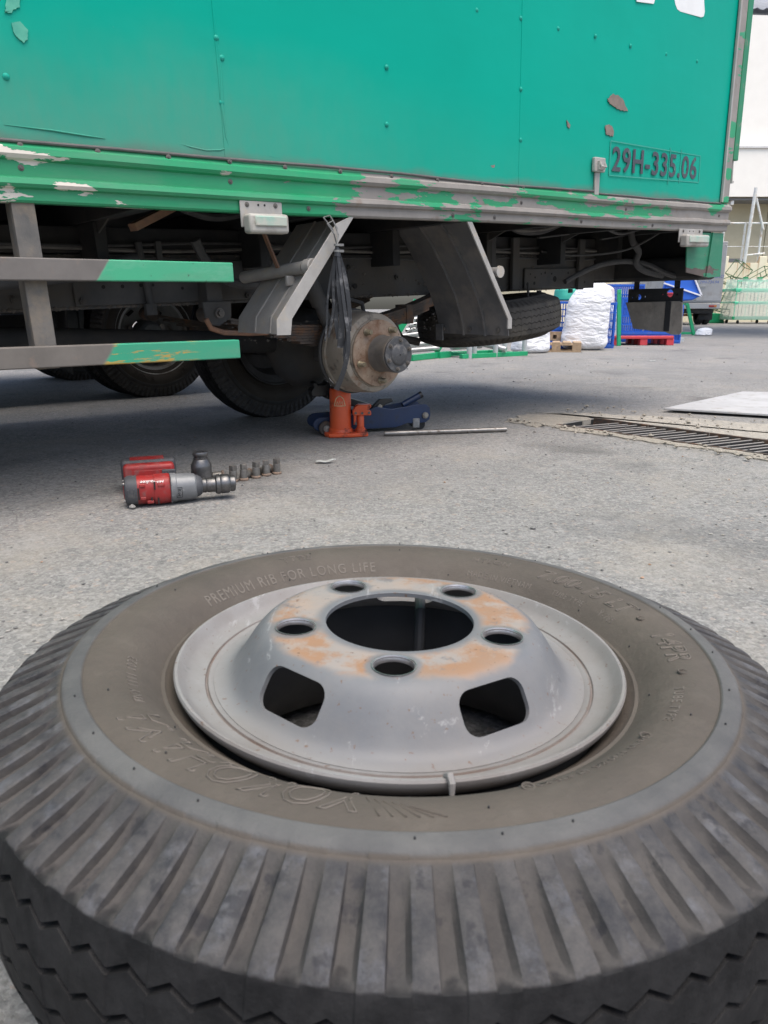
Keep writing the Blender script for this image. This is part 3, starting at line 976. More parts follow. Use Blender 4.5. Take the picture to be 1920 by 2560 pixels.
# side panels, lapped at the seams
pans = [(X0, -0.6545, 0.0), (-0.668, 0.5125, -0.0012), (0.500, 1.965, -0.0024)]
pan_objs = []
for i, (a, b, y) in enumerate(pans):
    m = MB()
    nx, nz = 40, 14
    z0, z1 = 0.880, 2.7
    rr = random.Random(40 + i)
    vs = []
    for side in (0, 1):
        for iz in range(nz + 1):
            for ix in range(nx + 1):
                px = a + (b - a) * ix / nx
                pz = z0 + (z1 - z0) * (iz / nz) ** 1.5
                w = 0.0014 * math.sin(px * 5.1 + pz * 2) + 0.0010 * math.sin(px * 11 - pz * 7)
                w *= min(1, ix / 3, (nx - ix) / 3)
                vs.append((px, (y + w) if side == 0 else y + 0.02, pz))
    n1 = (nx + 1) * (nz + 1)
    fs = []
    for iz in range(nz):
        for ix in range(nx):
            k = iz * (nx + 1) + ix
            fs.append((k, k + 1, k + nx + 2, k + nx + 1))
            fs.append((n1 + k, n1 + k + nx + 1, n1 + k + nx + 2, n1 + k + 1))
    for ix in range(nx):
        fs.append((ix, n1 + ix, n1 + ix + 1, ix + 1))
        k = nz * (nx + 1) + ix
        fs.append((k, k + 1, n1 + k + 1, n1 + k))
    for iz in range(nz):
        k = iz * (nx + 1)
        fs.append((k, k + nx + 1, n1 + k + nx + 1, n1 + k))
        k += nx
        fs.append((k, n1 + k, n1 + k + nx + 1, k + nx + 1))
    m.add(vs, fs)
    pan_objs.append(m.build('side_panel', M['panel'], truck))
P = pan_objs
# crease beside the front seam
MB().tube([(-0.669, 0.0, 1.30), (-0.662, 0.001, 1.18), (-0.658, 0.0012, 1.10), (-0.664, 0.001, 1.03), (-0.660, 0.0012, 0.95), (-0.650, 0.0, 0.915)], [0.0006, 0.0032, 0.0040, 0.0055, 0.0040, 0.0008], 12).build('panel_crease', M['panel'], P[0])
# buckled skin where the seam meets the rail
for pts, r in (([(-0.80, 0.0, 0.925), (-0.76, 0.0, 0.918), (-0.72, 0.0, 0.914), (-0.68, 0.0, 0.918), (-0.655, 0.0, 0.926)], 0.0022), ([(-0.63, 0.0, 0.926), (-0.58, 0.0, 0.918), (-0.52, 0.0, 0.914), (-0.46, 0.0, 0.915)], 0.0022), ([(-0.67, 0.0, 0.945), (-0.655, 0.0, 0.943), (-0.645, 0.0, 0.946)], 0.002), ([(-0.668, 0.0, 0.957), (-0.655, 0.0, 0.955), (-0.648, 0.0, 0.958)], 0.002), ([(-1.20, 0.0, 0.927), (-1.10, 0.0, 0.925), (-1.03, 0.0, 0.921), (-0.98, 0.0, 0.919)], 0.002)):
    MB().tube(pts, [0.0005] + [r] * (len(pts) - 2) + [0.0005], 8).build('skin_wrinkle', M['panel'], P[0])
riv = MB().lathe([(0.0, 0.0035), (0.003, 0.0032), (0.0052, 0.0020), (0.0075, 0.0)], 14, Matrix.Rotation(PI / 2, 4, 'X')).mesh('rivet')
M['panel_plain'] = simple('green_rivet', (0.0, 0.34, 0.245), (0.02, 0.28, 0.21), 40, 0.5, 0.0, None, 6, 0.5, 0, spec=0.15)
riv.materials.append(M['panel_plain'])
for x, z in [(-0.663, 1.176), (-0.653, 1.133), (-0.664, 1.03), (0.28, 1.402), (0.495, 1.416), (0.695, 1.418), (0.915, 1.43), (1.145, 1.433), (1.4, 1.442), (0.502, 1.204), (0.506, 1.045), (-0.104, 1.188), (-0.11, 1.034), (-1.18, 1.022), (1.648, 1.452)]:
    q = 0 if x < -0.66 else (1 if x < 0.5 else 2)
    link('rivet', riv, None, P[q], (x, pans[q][2] - 0.001, z))


def decal(name, mat, poly, parent, y, t=0.0006):
    return MB().prism(poly, y - t, y + 0.002, 'y').build(name, mat, parent, smooth=False)


def blob(poly, seed, amp=0.003, n=5):
    rr = random.Random(seed)
    out = []
    for i, p in enumerate(poly):
        q = poly[(i + 1) % len(poly)]
        for k in range(n):
            f = k / n
            out.append((p[0] + (q[0] - p[0]) * f + rr.uniform(-amp, amp), p[1] + (q[1] - p[1]) * f + rr.uniform(-amp, amp)))
    return out


YP = -0.0050
decal('paint_scar', M['primer'], blob([(1.01, 1.231), (1.043, 1.255), (1.107, 1.246), (1.152, 1.206), (1.088, 1.203), (1.024, 1.217)], 1), P[2], YP)
decal('paint_scar', M['primer'], blob([(1.001, 1.137), (1.031, 1.146), (1.064, 1.127), (1.059, 1.106), (1.012, 1.105)], 2), P[2], YP)
decal('paint_scar', M['primer'], blob([(0.761, 1.133), (0.782, 1.12), (0.779, 1.108), (0.766, 1.111)], 3, 0.001), P[2], YP)
decal('paint_scar', M['primer'], blob([(0.35, 0.952), (0.39, 0.957), (0.40, 0.950), (0.36, 0.946)], 4, 0.001), P[1], YP + 0.003)
decal('paint_scar', M['primer'], blob([(0.10, 1.556), (0.16, 1.565), (0.16, 1.556), (0.12, 1.549)], 9, 0.001), P[1], YP + 0.003)
decal('pale_patch', M['pale_patch'], blob([(-1.16, 1.156), (-1.144, 1.20), (-1.116, 1.20), (-1.132, 1.158), (-1.15, 1.147), (-1.162, 1.145)], 5, 0.002), P[0], -0.003)
decal('pale_patch', M['pale_patch'], blob([(-1.152, 1.127), (-1.134, 1.132), (-1.121, 1.119), (-1.124, 1.101), (-1.134, 1.092), (-1.15, 1.106)], 6, 0.001), P[0], -0.003)
# feet of the big white letter of the company name
for poly in ([(1.06, 1.85), (1.165, 1.585), (1.225, 1.592), (1.283, 1.599), (1.289, 1.614), (1.20, 1.85)],
             [(1.30, 1.85), (1.440, 1.625), (1.457, 1.611), (1.481, 1.607), (1.648, 1.615), (1.668, 1.622), (1.673, 1.640), (1.60, 1.85)]):
    decal('white_letter', M['white_print'], poly, P[2], YP)
# registration number
tm = text_mesh('29H-335.06', 0.118, 0.0006, 0, 'CENTER', 1.10, 0.0, 0.0020)
xs = [v.co.x for v in tm.vertices]
ys = [v.co.y for v in tm.vertices]
for v in tm.vertices:
    fx = (v.co.x - min(xs)) / (max(xs) - min(xs))
    fy = (v.co.y - min(ys)) / (max(ys) - min(ys))
    v.co = (1.062 + fx * 0.655, YP - 0.0008 - v.co.z, 0.978 + 0.008 * fx + fy * 0.094)
tm.materials.append(M['ink'])
link('registration_number', tm, None, P[2])
bold = MB()
for (a, b) in (((1.045, 0.963), (1.745, 0.976)), ((1.745, 0.976), (1.742, 1.086)), ((1.742, 1.086), (1.045, 1.088)), ((1.045, 1.088), (1.045, 0.963)), ((1.485, 0.955), (1.487, 1.10)), ((1.575, 0.965), (1.577, 1.10))):
    bold.bar((a[0], YP - 0.0006, a[1]), (b[0], YP - 0.0006, b[1]), 0.0008, 0.004, (0.3, 0, 1))
bold.build('sticker_edge', M['tape_edge'], P[2], smooth=False)
# latch hook on the panel
lt = MB().box(0.925, 0.995, -0.022, -0.006, 0.968, 1.02).build('latch', M['galv'], P[2], bevel=0.004)
MB().box(0.94, 0.98, -0.032, -0.022, 0.975, 1.005).tube([(0.945, -0.03, 1.0), (0.945, -0.038, 0.985), (0.975, -0.038, 0.985), (0.975, -0.03, 1.0)], 0.004, 6).build('latch_hook', M['galv'], P[2])
MB().box(0.945, 0.975, -0.012, -0.004, 0.885, 0.968).build('latch_strap', M['galv'], P[2], bevel=0.002)
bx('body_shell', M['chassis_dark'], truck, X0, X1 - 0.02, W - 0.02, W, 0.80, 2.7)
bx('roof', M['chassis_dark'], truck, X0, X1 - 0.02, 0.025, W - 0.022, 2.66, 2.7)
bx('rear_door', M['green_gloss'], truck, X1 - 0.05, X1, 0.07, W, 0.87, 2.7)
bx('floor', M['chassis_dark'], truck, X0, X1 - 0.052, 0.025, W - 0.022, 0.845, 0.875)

# ribbed lower rail: a rolled section
sec = [(0.0, 0.894), (-0.007, 0.893), (-0.010, 0.886), (-0.022, 0.880), (-0.024, 0.866), (-0.018, 0.858), (-0.009, 0.854), (-0.009, 0.822), (-0.020, 0.818), (-0.023, 0.806), (-0.018, 0.799), (-0.008, 0.796), (-0.008, 0.773), (-0.004, 0.768), (0.024, 0.768), (0.024, 0.79), (0.02, 0.894)]
xs_ = [X0 + (X1 + 0.02 - X0) * i / 120 for i in range(121)]
m = MB()
ns = len(sec)
rr = random.Random(8)
wv = [0.0] * 121
for x in xs_:
    i = xs_.index(x)
    dent = 0.006 * math.exp(-((x + 0.36) / 0.05) ** 2) + 0.004 * math.exp(-((x - 1.75) / 0.06) ** 2) + 0.005 * math.exp(-((x + 0.62) / 0.03) ** 2)
    for y, z in sec:
        dz = 0.0015 * math.sin(x * 4.0) + (0.0012 * math.sin(x * 19) if x > 1.4 else 0)
        m.v.append((x, y * (1 - dent * 28) if y < -0.012 else y, z + dz))
for i in range(120):
    for k in range(ns):
        a, b = i * ns + k, i * ns + (k + 1) % ns
        m.f.append((a, b, b + ns, a + ns))
m.f.append(tuple(range(ns)))
m.f.append(tuple(range(120 * ns, 121 * ns))[::-1])
rail = m.build('lower_rail', M['rail'], truck, angle=22)
cord = [(-4.2, 0.89), (-1.215, 0.8915), (-0.968, 0.893), (-0.672, 0.893), (-0.364, 0.8965), (-0.06, 0.896), (0.15, 0.892), (0.405, 0.889), (0.7, 0.893), (0.94, 0.895)]
MB().tube([(x, -0.010, z + 0.003) for x, z in cord], 0.0042, 8).build('trim_cord', M['trim_rubber'], rail)
MB().tube([(x, -0.010, z + 0.003) for x, z in [(0.975, 0.888), (1.2, 0.889), (1.42, 0.887), (1.573, 0.894), (1.60, 0.892), (1.8, 0.890), (1.965, 0.893)]], 0.0036, 8).build('trim_cord', M['trim_rubber'], rail)
scr = MB().lathe([(0.0, 0.004), (0.003, 0.004), (0.0032, 0.0015), (0.0065, 0.0012), (0.007, 0)], 12, Matrix.Rotation(PI / 2, 4, 'X')).mesh('screw')
scr.materials.append(M['dull_bolt'])
for x, z in [(-1.177, 0.886), (-1.007, 0.887), (-0.832, 0.888), (-0.662, 0.891), (-0.491, 0.888), (-0.301, 0.89), (-1.182, 0.841), (-0.663, 0.842), (-0.418, 0.785), (-0.105, 0.888), (0.09, 0.889), (0.3, 0.889), (0.515, 0.889), (0.51, 0.839), (1.172, 0.841), (0.872, 0.785), (0.163, 0.785), (0.369, 0.785), (1.382, 0.783), (1.955, 0.84)]:
    yy = -0.009 if z < 0.88 else -0.0125
    link('screw', scr, None, rail, (x, yy, z))
# rear corner
bx('corner_post', M['rail'], truck, 1.967, 2.03, -0.014, 0.06, 0.898, 2.7, 0.006)
bx('corner_strip', M['galv'], truck, 1.955, 1.968, -0.018, -0.006, 0.90, 2.7, 0.002)
ds = bx('door_edge', M['green_gloss'], truck, 2.034, 2.085, -0.012, 0.07, 1.09, 2.7, 0.004)
MB().tube([(2.055, 0.0, 1.09), (2.055, -0.004, 1.0)], 0.005, 8).box(2.045, 2.065, -0.010, 0.006, 0.990, 1.0).build('door_bolt', M['galv'], truck)
m = MB().prism([(1.70, 0.764), (2.045, 0.764), (2.055, 0.560), (1.925, 0.558), (1.722, 0.585)], 0.004, 0.010, 'y')
m.build('corner_plate', M['corner'], truck, bevel=0.001)
MB().bar((1.93, 0.000, 0.765), (1.905, 0.000, 0.565), 0.006, 0.006).build('corner_plate_fold', M['corner'], truck)
bx('rear_bumper', M['chassis_dark'], truck, 1.88, 2.04, 0.015, W - 0.02, 0.548, 0.66, 0.02)
bx('rear_sill', M['chassis_dark'], truck, 1.96, 1.975, 0.03, W - 0.022, 0.661, 0.844, 0.003)
bx('bumper_bracket', M['chassis'], truck, 1.70, 1.88, 0.50, 0.57, 0.56, 0.70, 0.004)
bx('bumper_bracket', M['chassis'], truck, 1.70, 1.88, 1.13, 1.20, 0.56, 0.70, 0.004)


# side marker lamps
def side_lamp(x0, x1, zt, zb, zp, tilt=0.0):
    lamp = MB().box(x0 - 0.004, x1 + 0.004, -0.016, -0.011, zt - 0.032, zp).build('lamp_bracket', M['galv'], truck, bevel=0.002)
    MB().box(x0, x1, -0.055, -0.017, zb, zt).build('lamp_housing', M['lamp_shell'], lamp, bevel=0.008, seg=3)
    MB().box(x0 + 0.016, x1 - 0.010, -0.060, -0.054, zb + 0.018, zt - 0.006).build('lamp_lens', M['lamp_lens'], lamp, bevel=0.003)
    for k in (0.14, 0.86):
        link('screw', scr, None, lamp, (x0 + (x1 - x0) * k, -0.016, zp - 0.010))
    for k in (0.42, 0.58):
        MB().cyl((x0 + (x1 - x0) * k, -0.0168, zp - 0.010), (x0 + (x1 - x0) * k, -0.0155, zp - 0.010), 0.003, n=10).build('screw_hole', M['pit'], lamp)
    return lamp


side_lamp(-0.640, -0.516, 0.762, 0.712, 0.797)
side_lamp(1.600, 1.800, 0.748, 0.696, 0.775)

# side underrun guard
gp = bx('guard_post', M['post'], truck, -1.213, -1.163, 0.0, 0.012, 0.40, 0.80, 0.002)
bx('guard_post_flange', M['post'], gp, -1.213, -1.206, 0.012, 0.05, 0.40, 0.80, 0.001)
bx('guard_post', M['post'], truck, -2.6, -2.55, 0.0, 0.05, 0.40, 0.80, 0.002)


def guard(name, mat, zl, zr, h):
    m = MB()
    a, b = -4.2, -0.689
    za = zl + (zl - zr) / (1.255 - 0.689) * (4.2 - 1.255)
    vs = [(x, y, z) for x, zc in ((a, za), (b, zr)) for y in (-0.032, -0.002) for z in (zc - h, zc)]
    m.add(vs, [(0, 1, 3, 2), (4, 6, 7, 5), (0, 2, 6, 4), (1, 5, 7, 3), (0, 4, 5, 1), (2, 3, 7, 6)])
    return m.build(name, mat, truck, bevel=0.003)


guard('guard_bar', M['bar1'], 0.653, 0.638, 0.050)
guard('guard_bar', M['bar2'], 0.457, 0.436, 0.050)

# ------------------------------------------------------------------ underside
for y in (0.50, 1.14):
    fr = MB()
    fr.box(X0, 1.70, y, y + 0.008, 0.525, 0.685).box(X0, 1.70, y + 0.008, y + 0.06, 0.525, 0.533).box(X0, 1.70, y + 0.008, y + 0.06, 0.677, 0.685)
    f = fr.build('chassis_rail', M['chassis'], truck, bevel=0.002)
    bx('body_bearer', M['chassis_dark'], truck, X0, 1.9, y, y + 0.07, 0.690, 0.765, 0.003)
rp = bx('rail_plate', M['chassis'], truck, 1.13, 1.64, 0.486, 0.498, 0.532, 0.625, 0.004)
rr = random.Random(3)
for x, z, r in [(1.15, 0.555, .008), (1.20, 0.558, .008), (1.205, .585, .005), (1.25, .60, .004), (1.28, .605, .006), (1.33, .60, .005), (1.355, .575, .014), (1.46, .602, .006), (1.56, .565, .008), (1.60, .556, .006), (1.57, .61, .005), (1.17, .60, .004), (1.42, .565, .004)]:
    MB().cyl((x, 0.4855, z), (x, 0.488, z), r, n=12).build('bolt_hole', M['pit'], rp)
rp2 = bx('rail_plate', M['chassis'], truck, -0.95, -0.30, 0.488, 0.498, 0.535, 0.665, 0.004)
for x, z, r in [(-0.86, 0.59, .006), (-0.80, 0.59, .006), (-0.74, .592, .006), (-0.70, .592, .005), (-0.81, .64, .011), (-0.60, .58, .005), (-0.47, .63, .010), (0.12, .57, .01), (0.08, .62, .006)]:
    MB().cyl((x, 0.4875, z), (x, 0.490, z), r, n=12).build('bolt_hole', M['pit'], rp2)
for x in (-2.0, -1.45, -0.92, -0.38, 0.20, 0.72, 1.22, 1.68):
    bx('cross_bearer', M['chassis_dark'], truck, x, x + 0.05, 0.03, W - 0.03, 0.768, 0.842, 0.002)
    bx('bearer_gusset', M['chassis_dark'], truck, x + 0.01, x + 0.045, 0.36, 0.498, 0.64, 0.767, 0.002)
for x, z0 in ((1.02, 0.53), (1.52, 0.52), (0.86, 0.53)):
    bx('body_clamp', M['chassis'], truck, x, x + 0.045, 0.465, 0.484, z0, 0.76, 0.003)
for x in (1.28, 1.53):
    MB().cyl((x, 0.52, 0.524), (x, 0.52, 0.505), 0.012, n=8).build('clamp_nut', M['chassis'], truck)
for x in (-1.3, -0.2, 0.9):
    bx('chassis_crossmember', M['chassis_dark'], truck, x, x + 0.09, 0.57, 1.13, 0.56, 0.66, 0.004)
# far guard and far mudguard close off the view under the body
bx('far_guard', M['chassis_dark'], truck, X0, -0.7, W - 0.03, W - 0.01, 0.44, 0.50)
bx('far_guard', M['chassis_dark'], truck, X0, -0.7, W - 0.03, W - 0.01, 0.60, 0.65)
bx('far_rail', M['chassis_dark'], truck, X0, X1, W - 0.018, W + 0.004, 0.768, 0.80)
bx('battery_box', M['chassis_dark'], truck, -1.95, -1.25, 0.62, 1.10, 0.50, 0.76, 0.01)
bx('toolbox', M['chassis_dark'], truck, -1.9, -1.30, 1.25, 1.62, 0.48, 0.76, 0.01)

# leaf spring
for y in (0.43, 0.93):
    spr = empty('leaf_spring')
    spr.parent = truck
    def zc(x):
        return 0.432 + 0.105 * ((x - 0.02) / 0.62) ** 2 + 0.03 * (x - 0.02) / 0.6
    for k in range(8):
        L0, L1 = -0.52 + k * 0.055, 0.80 - k * 0.085
        pts = [(L0 + (L1 - L0) * i / 16, 0) for i in range(17)]
        pts = [(x, zc(x) - k * 0.0098 - 0.002) for x, _ in pts]
        MB().sheet(pts, y, y + 0.062, 0.0086).build('leaf', M['spring'], spr)
    MB().cyl((-0.53, y - 0.01, zc(-0.53) + 0.005), (-0.53, y + 0.07, zc(-0.53) + 0.005), 0.026, n=18).build('spring_eye', M['spring'], spr)
    for x in (-0.045, 0.085):
        MB().tube([(x, y - 0.012, 0.30), (x, y - 0.012, 0.452), (x, y + 0.03, 0.470), (x, y + 0.074, 0.452), (x, y + 0.074, 0.30)], 0.008, 8).build('u_bolt', M['chassis'], spr)
    MB().box(-0.07, 0.11, y - 0.015, y + 0.077, 0.338, 0.356).build('spring_seat', M['chassis'], spr, bevel=0.003)
    bx('spring_clip', M['spring'], spr, 0.33, 0.365, y - 0.006, y + 0.068, zc(0.35) - 0.062, zc(0.35) + 0.014, 0.002)
br = MB().prism([(-0.570, 0.535), (-0.465, 0.535), (-0.468, 0.482), (-0.490, 0.468), (-0.515, 0.455), (-0.545, 0.458), (-0.566, 0.485)], 0.412, 0.424, 'y').build('spring_hanger', M['chassis'], truck, bevel=0.004)
MB().cyl((-0.515, 0.412, 0.497), (-0.515, 0.404, 0.497), 0.017, n=16).cyl((-0.515, 0.404, 0.497), (-0.515, 0.392, 0.497), 0.0105, n=6).build('hanger_bolt', M['dull_bolt'], br)
bx('hanger_arm', M['chassis'], truck, -0.545, -0.488, 0.425, 0.50, 0.50, 0.66, 0.004)
bx('rear_shackle', M['chassis'], truck, 0.76, 0.83, 0.425, 0.50, 0.50, 0.66, 0.006)
MB().tube([(-0.59, 0.36, 0.482), (-0.575, 0.36, 0.452), (-0.53, 0.36, 0.436), (-0.44, 0.365, 0.428), (-0.36, 0.37, 0.425)], 0.009, 8).build('brake_pipe', M['rust_pipe'], truck)
# axle
AX, AZ = 0.012, 0.333
bx('axle_tube', M['chassis'], truck, AX - 0.048, AX + 0.048, 0.36, 1.20, AZ - 0.045, AZ + 0.045, 0.02)
MB().lathe([(0.0, -0.16), (0.06, -0.15), (0.12, -0.10), (0.15, -0.03), (0.155, 0.03), (0.12, 0.11), (0.06, 0.15), (0.0, 0.16)], 24, Matrix.Translation((AX, 0.72, AZ))).build('differential', M['chassis'], truck)
MB().cyl((AX, 0.72, AZ + 0.02), (-1.9, 0.72, 0.50), 0.04, n=16).build('prop_shaft', M['chassis_dark'], truck)
mdr = Matrix.Translation((AX, 0.0, AZ)) @ Matrix.Rotation(PI / 2, 4, 'X')    # local z -> -y (outward)
# profile heights are -y
drum = MB().lathe([(0.02, -0.372), (0.144, -0.372), (0.1515, -0.366), (0.1515, -0.352), (0.1475, -0.346), (0.1475, -0.300), (0.1445, -0.285), (0.1445, -0.258), (0.140, -0.246), (0.131, -0.240), (0.1225, -0.2375), (0.1215, -0.230), (0.05, -0.229)], 96, mdr).build('brake_drum', M['drum'], truck)
MB().lathe([(0.15, -0.385), (0.157, -0.385), (0.158, -0.374), (0.15, -0.373)], 64, mdr, closed=True).build('backing_plate', M['chassis'], truck)
fl = MB().lathe([(0.05, -0.229), (0.1165, -0.2285), (0.119, -0.226), (0.119, -0.222), (0.1165, -0.2195), (0.078, -0.2190), (0.070, -0.214), (0.066, -0.204)], 96, mdr).build('hub_flange', M['flange'], truck)
MB().lathe([(0.066, -0.206), (0.0635, -0.20), (0.0620, -0.150), (0.0640, -0.128), (0.0640, -0.119), (0.03, -0.118)], 64, mdr).build('hub_barrel', M['hub'], truck)
cp = MB().lathe([(0.04, -0.119), (0.0615, -0.119), (0.0620, -0.117), (0.0620, -0.112), (0.0605, -0.110), (0.0380, -0.1095), (0.0360, -0.1065), (0.0300, -0.1035), (0.0, -0.1020)], 64, mdr).build('axle_flange', M['cap'], truck)
MB().cyl(mdr @ Vector((0, 0, -0.1022)), mdr @ Vector((0, 0, -0.1005)), 0.003, 0.002, n=10).build('centre_mark', M['pit'], cp)
for k in range(6):
    a = k * PI / 3 + 0.35
    c = Vector((0.0500 * math.cos(a), 0.0500 * math.sin(a), -0.110))
    mb = MB().cyl(mdr @ c, mdr @ (c + Vector((0, 0, 0.0015))), 0.0082, n=14)
    mb.cyl(mdr @ (c + Vector((0, 0, 0.0015))), mdr @ (c + Vector((0, 0, 0.0075))), 0.0066, n=6)
    mb.cyl(mdr @ (c + Vector((0, 0, 0.0075))), mdr @ (c + Vector((0, 0, 0.011))), 0.0036, n=10)
    mb.build('axle_bolt', M['dull_bolt'], cp)
for k in range(5):
    a = k * 2 * PI / 5 + 0.95
    c = Vector((0.0975 * math.cos(a), 0.0975 * math.sin(a), -0.2195))
    prof = [(0.0125, 0.0), (0.0125, 0.004), (0.0095, 0.006)]
    for q in range(7):
        prof += [(0.0098, 0.0075 + q * 0.0032), (0.0085, 0.0091 + q * 0.0032)]
    prof += [(0.0075, 0.0305), (0.0, 0.031)]
    MB().lathe(prof, 16, mdr @ Matrix.Translation(c)).build('wheel_stud', M['zinc'], fl)
MB().tube([(AX - 0.06, 0.40, AZ + 0.17), (AX - 0.01, 0.37, AZ + 0.19), (AX + 0.05, 0.375, AZ + 0.175), (AX + 0.08, 0.40, AZ + 0.12)], 0.008, 8).build('brake_hose', M['conduit'], truck)


# mudguards
def front_guard():
    path = [(-0.250, 0.768), (-0.372, 0.626), (-0.495, 0.482), (-0.503, 0.436)]
    g = MB().sheet(path[::-1], 0.0, 0.31, 0.003).build('front_mudguard', M['galv'], truck)
    lip = MB()
    lip.prism([(-0.250, 0.770), (-0.262, 0.770), (-0.318, 0.748), (-0.548, 0.482), (-0.551, 0.438), (-0.503, 0.436), (-0.495, 0.482)], -0.0045, -0.0005, 'y')
    lip.build('mudguard_lip', M['galv'], g, bevel=0.001)
    for y in (0.11, 0.20):
        rib = MB()
        for (a, b) in zip(path[:-1], path[1:]):
            rib.bar((a[0] - 0.003, y, a[1] + 0.003), (b[0] - 0.003, y, b[1] + 0.003), 0.008, 0.006, (-0.75, 0, 0.65))
        rib.build('mudguard_rib', M['galv'], g)
    return g


g1 = front_guard()
# on the body side the guard's flare runs up under the rail
st = MB().tube([(-0.440, 0.36, 0.607), (-0.410, 0.14, 0.622), (-0.398, 0.06, 0.627)], 0.019, 14)
st.build('guard_stay', M['galv'], truck)
MB().cyl((-0.396, 0.055, 0.627), (-0.391, 0.022, 0.629), 0.0235, n=18).build('stay_cap', M['galv'], truck, bevel=0.003)
bx('stay_clip', M['galv'], truck, -0.438, -0.408, 0.10, 0.115, 0.575, 0.605, 0.003)
MB().bar((-0.50, 0.16, 0.80), (-0.43, 0.16, 0.63), 0.016, 0.006).build('stay_strut', M['rust_pipe'], truck)
path = [(0.215, 0.80), (0.290, 0.72), (0.360, 0.625), (0.418, 0.53), (0.452, 0.455), (0.466, 0.40), (0.469, 0.372)]
g2 = MB().sheet(path, 0.004, 0.38, 0.003).build('rear_mudguard', M['fender_dark'], truck)
MB().prism([(0.238, 0.768), (0.262, 0.768), (0.478, 0.435), (0.478, 0.398), (0.456, 0.398), (0.456, 0.435)], -0.004, 0.003, 'y').build('mudguard_lip', M['galv'], g2, bevel=0.001)
for y in (0.12, 0.235):
    rib = MB()
    for (a, b) in zip(path[:-1], path[1:]):
        rib.bar((a[0] - 0.005, y, a[1] - 0.003), (b[0] - 0.005, y, b[1] - 0.003), 0.006, 0.010, (-0.8, 0, -0.5))
    rib.build('mudguard_rib', M['fender_dark'], g2)
for y in (0.05, 0.20, 0.345):
    MB().cyl((0.462, y, 0.393), (0.455, y, 0.393), 0.0085, n=8).build('mudguard_bolt', M['dull_bolt'], g2)
bx('mudguard_tab', M['fender_dark'], g2, 0.452, 0.458, 0.345, 0.385, 0.345, 0.41, 0.001)
MB().cyl((0.419, 0.26, 0.603), (0.419, 0.012, 0.603), 0.017, n=16).cyl((0.419, 0.012, 0.603), (0.419, 0.004, 0.603), 0.021, n=16).build('guard_stay', M['galv'], truck)

# far side wheels still on the ground (the body is rolled over by the jack, so is the axle)
tyre2 = tyre_mesh('tyre_far', 1.0)
rim2 = MB().lathe([(0.2078, 0.080), (0.204, 0.080), (0.196, 0.066), (0.180, 0.058), (0.165, 0.050), (0.155, 0.0), (0.140, -0.030), (0.05, -0.035), (0.0, -0.035)], 64).mesh('rim_far')


def mounted_wheel(parent, x, y, z, name='wheel', mat='tyre_dark', flip=False, rimm='inner_steel'):
    w = empty(name)
    w.parent = parent
    w.location = (x, y, z)
    w.rotation_euler = (PI / 2, random.uniform(0, 1), 0) if not flip else (-PI / 2, 0, 0)
    a = link('tyre', tyre2, None, w)
    if not tyre2.materials: tyre2.materials.append(M[mat])
    b = link('rim', rim2, None, w)
    if not rim2.materials: rim2.materials.append(M[rimm])
    return w


mounted_wheel(truck, AX + 0.078, 1.13, 0.355)
mounted_wheel(truck, -3.4, 0.20, 0.36)
mounted_wheel(truck, -3.4, 1.50, 0.36)

# spare wheel slung under the tail
sp = empty('spare_wheel')
sp.parent = truck
sp.location = (0.965, 0.565, 0.402)
sp.rotation_euler = (R(-2.0), R(-5.0), 0)
M['tyre_brown'] = simple('tyre_dusty', (0.085, 0.078, 0.07), (0.06, 0.056, 0.052), 9, 0.85, 0.0, (0.11, 0.10, 0.085), 8, 0.5, 0.3, 90, 0.002, 0.2)
ts = tyre_mesh('tyre_spare', 0.925, 0.45)
ts.materials.append(M['tyre_brown'])
link('tyre', ts, None, sp)
link('rim', rim2, None, sp).scale = (0.925, 0.925, 0.925)
for x in (0.86, 1.10):
    MB().tube([(x, 0.44, 0.56), (x, 0.44, 0.505), (x + 0.006, 0.44, 0.492), (x + 0.018, 0.44, 0.488), (x + 0.028, 0.44, 0.494), (x + 0.030, 0.44, 0.505)], 0.0055, 8).build('carrier_hook', M['chassis'], truck)
MB().tube([(0.56, 0.80, 0.40), (0.60, 0.78, 0.33), (0.68, 0.74, 0.31)], 0.02, 10).build('carrier_arm', M['chassis'], truck)

# rear mud flap on its drilled hanger bar
fb = bx('flap_hanger', M['chassis_dark'], truck, 1.905, 1.915, 0.115, 0.425, 0.443, 0.512, 0.002)
cut(fb, [MB().cyl((1.85, y, z), (1.97, y, z), r, n=20).mesh('c', False) for y, z, r in ((0.36, 0.470, 0.014), (0.185, 0.487, 0.019), (0.325, 0.472, 0.005), (0.225, 0.482, 0.004), (0.145, 0.480, 0.005), (0.40, 0.468, 0.004))])
poly = [(0.43, 0.444), (0.123, 0.449), (0.106, 0.440), (0.096, 0.30), (0.108, 0.284), (0.15, 0.283), (0.19, 0.296), (0.25, 0.297), (0.30, 0.304), (0.345, 0.306), (0.374, 0.309)]
M['flap'] = simple('flap_rubber', (0.30, 0.272, 0.235), (0.22, 0.20, 0.178), 9, 0.8, 0.0, (0.34, 0.305, 0.26), 14, 0.4, 0.6, 26, 0.01)
fp = MB().prism(poly, 1.893, 1.902, 'x').build('mud_flap', M['flap'], truck, bevel=0.002)
bx('flap_strip', M['chassis_dark'], fp, 1.888, 1.893, 0.165, 0.195, 0.30, 0.448, 0.001)
bx('flap_strap', M['chassis_dark'], truck, 1.916, 1.922, 0.14, 0.17, 0.46, 0.56, 0.001)
bx('flap_strap', M['chassis_dark'], truck, 1.916, 1.922, 0.37, 0.40, 0.46, 0.56, 0.001)

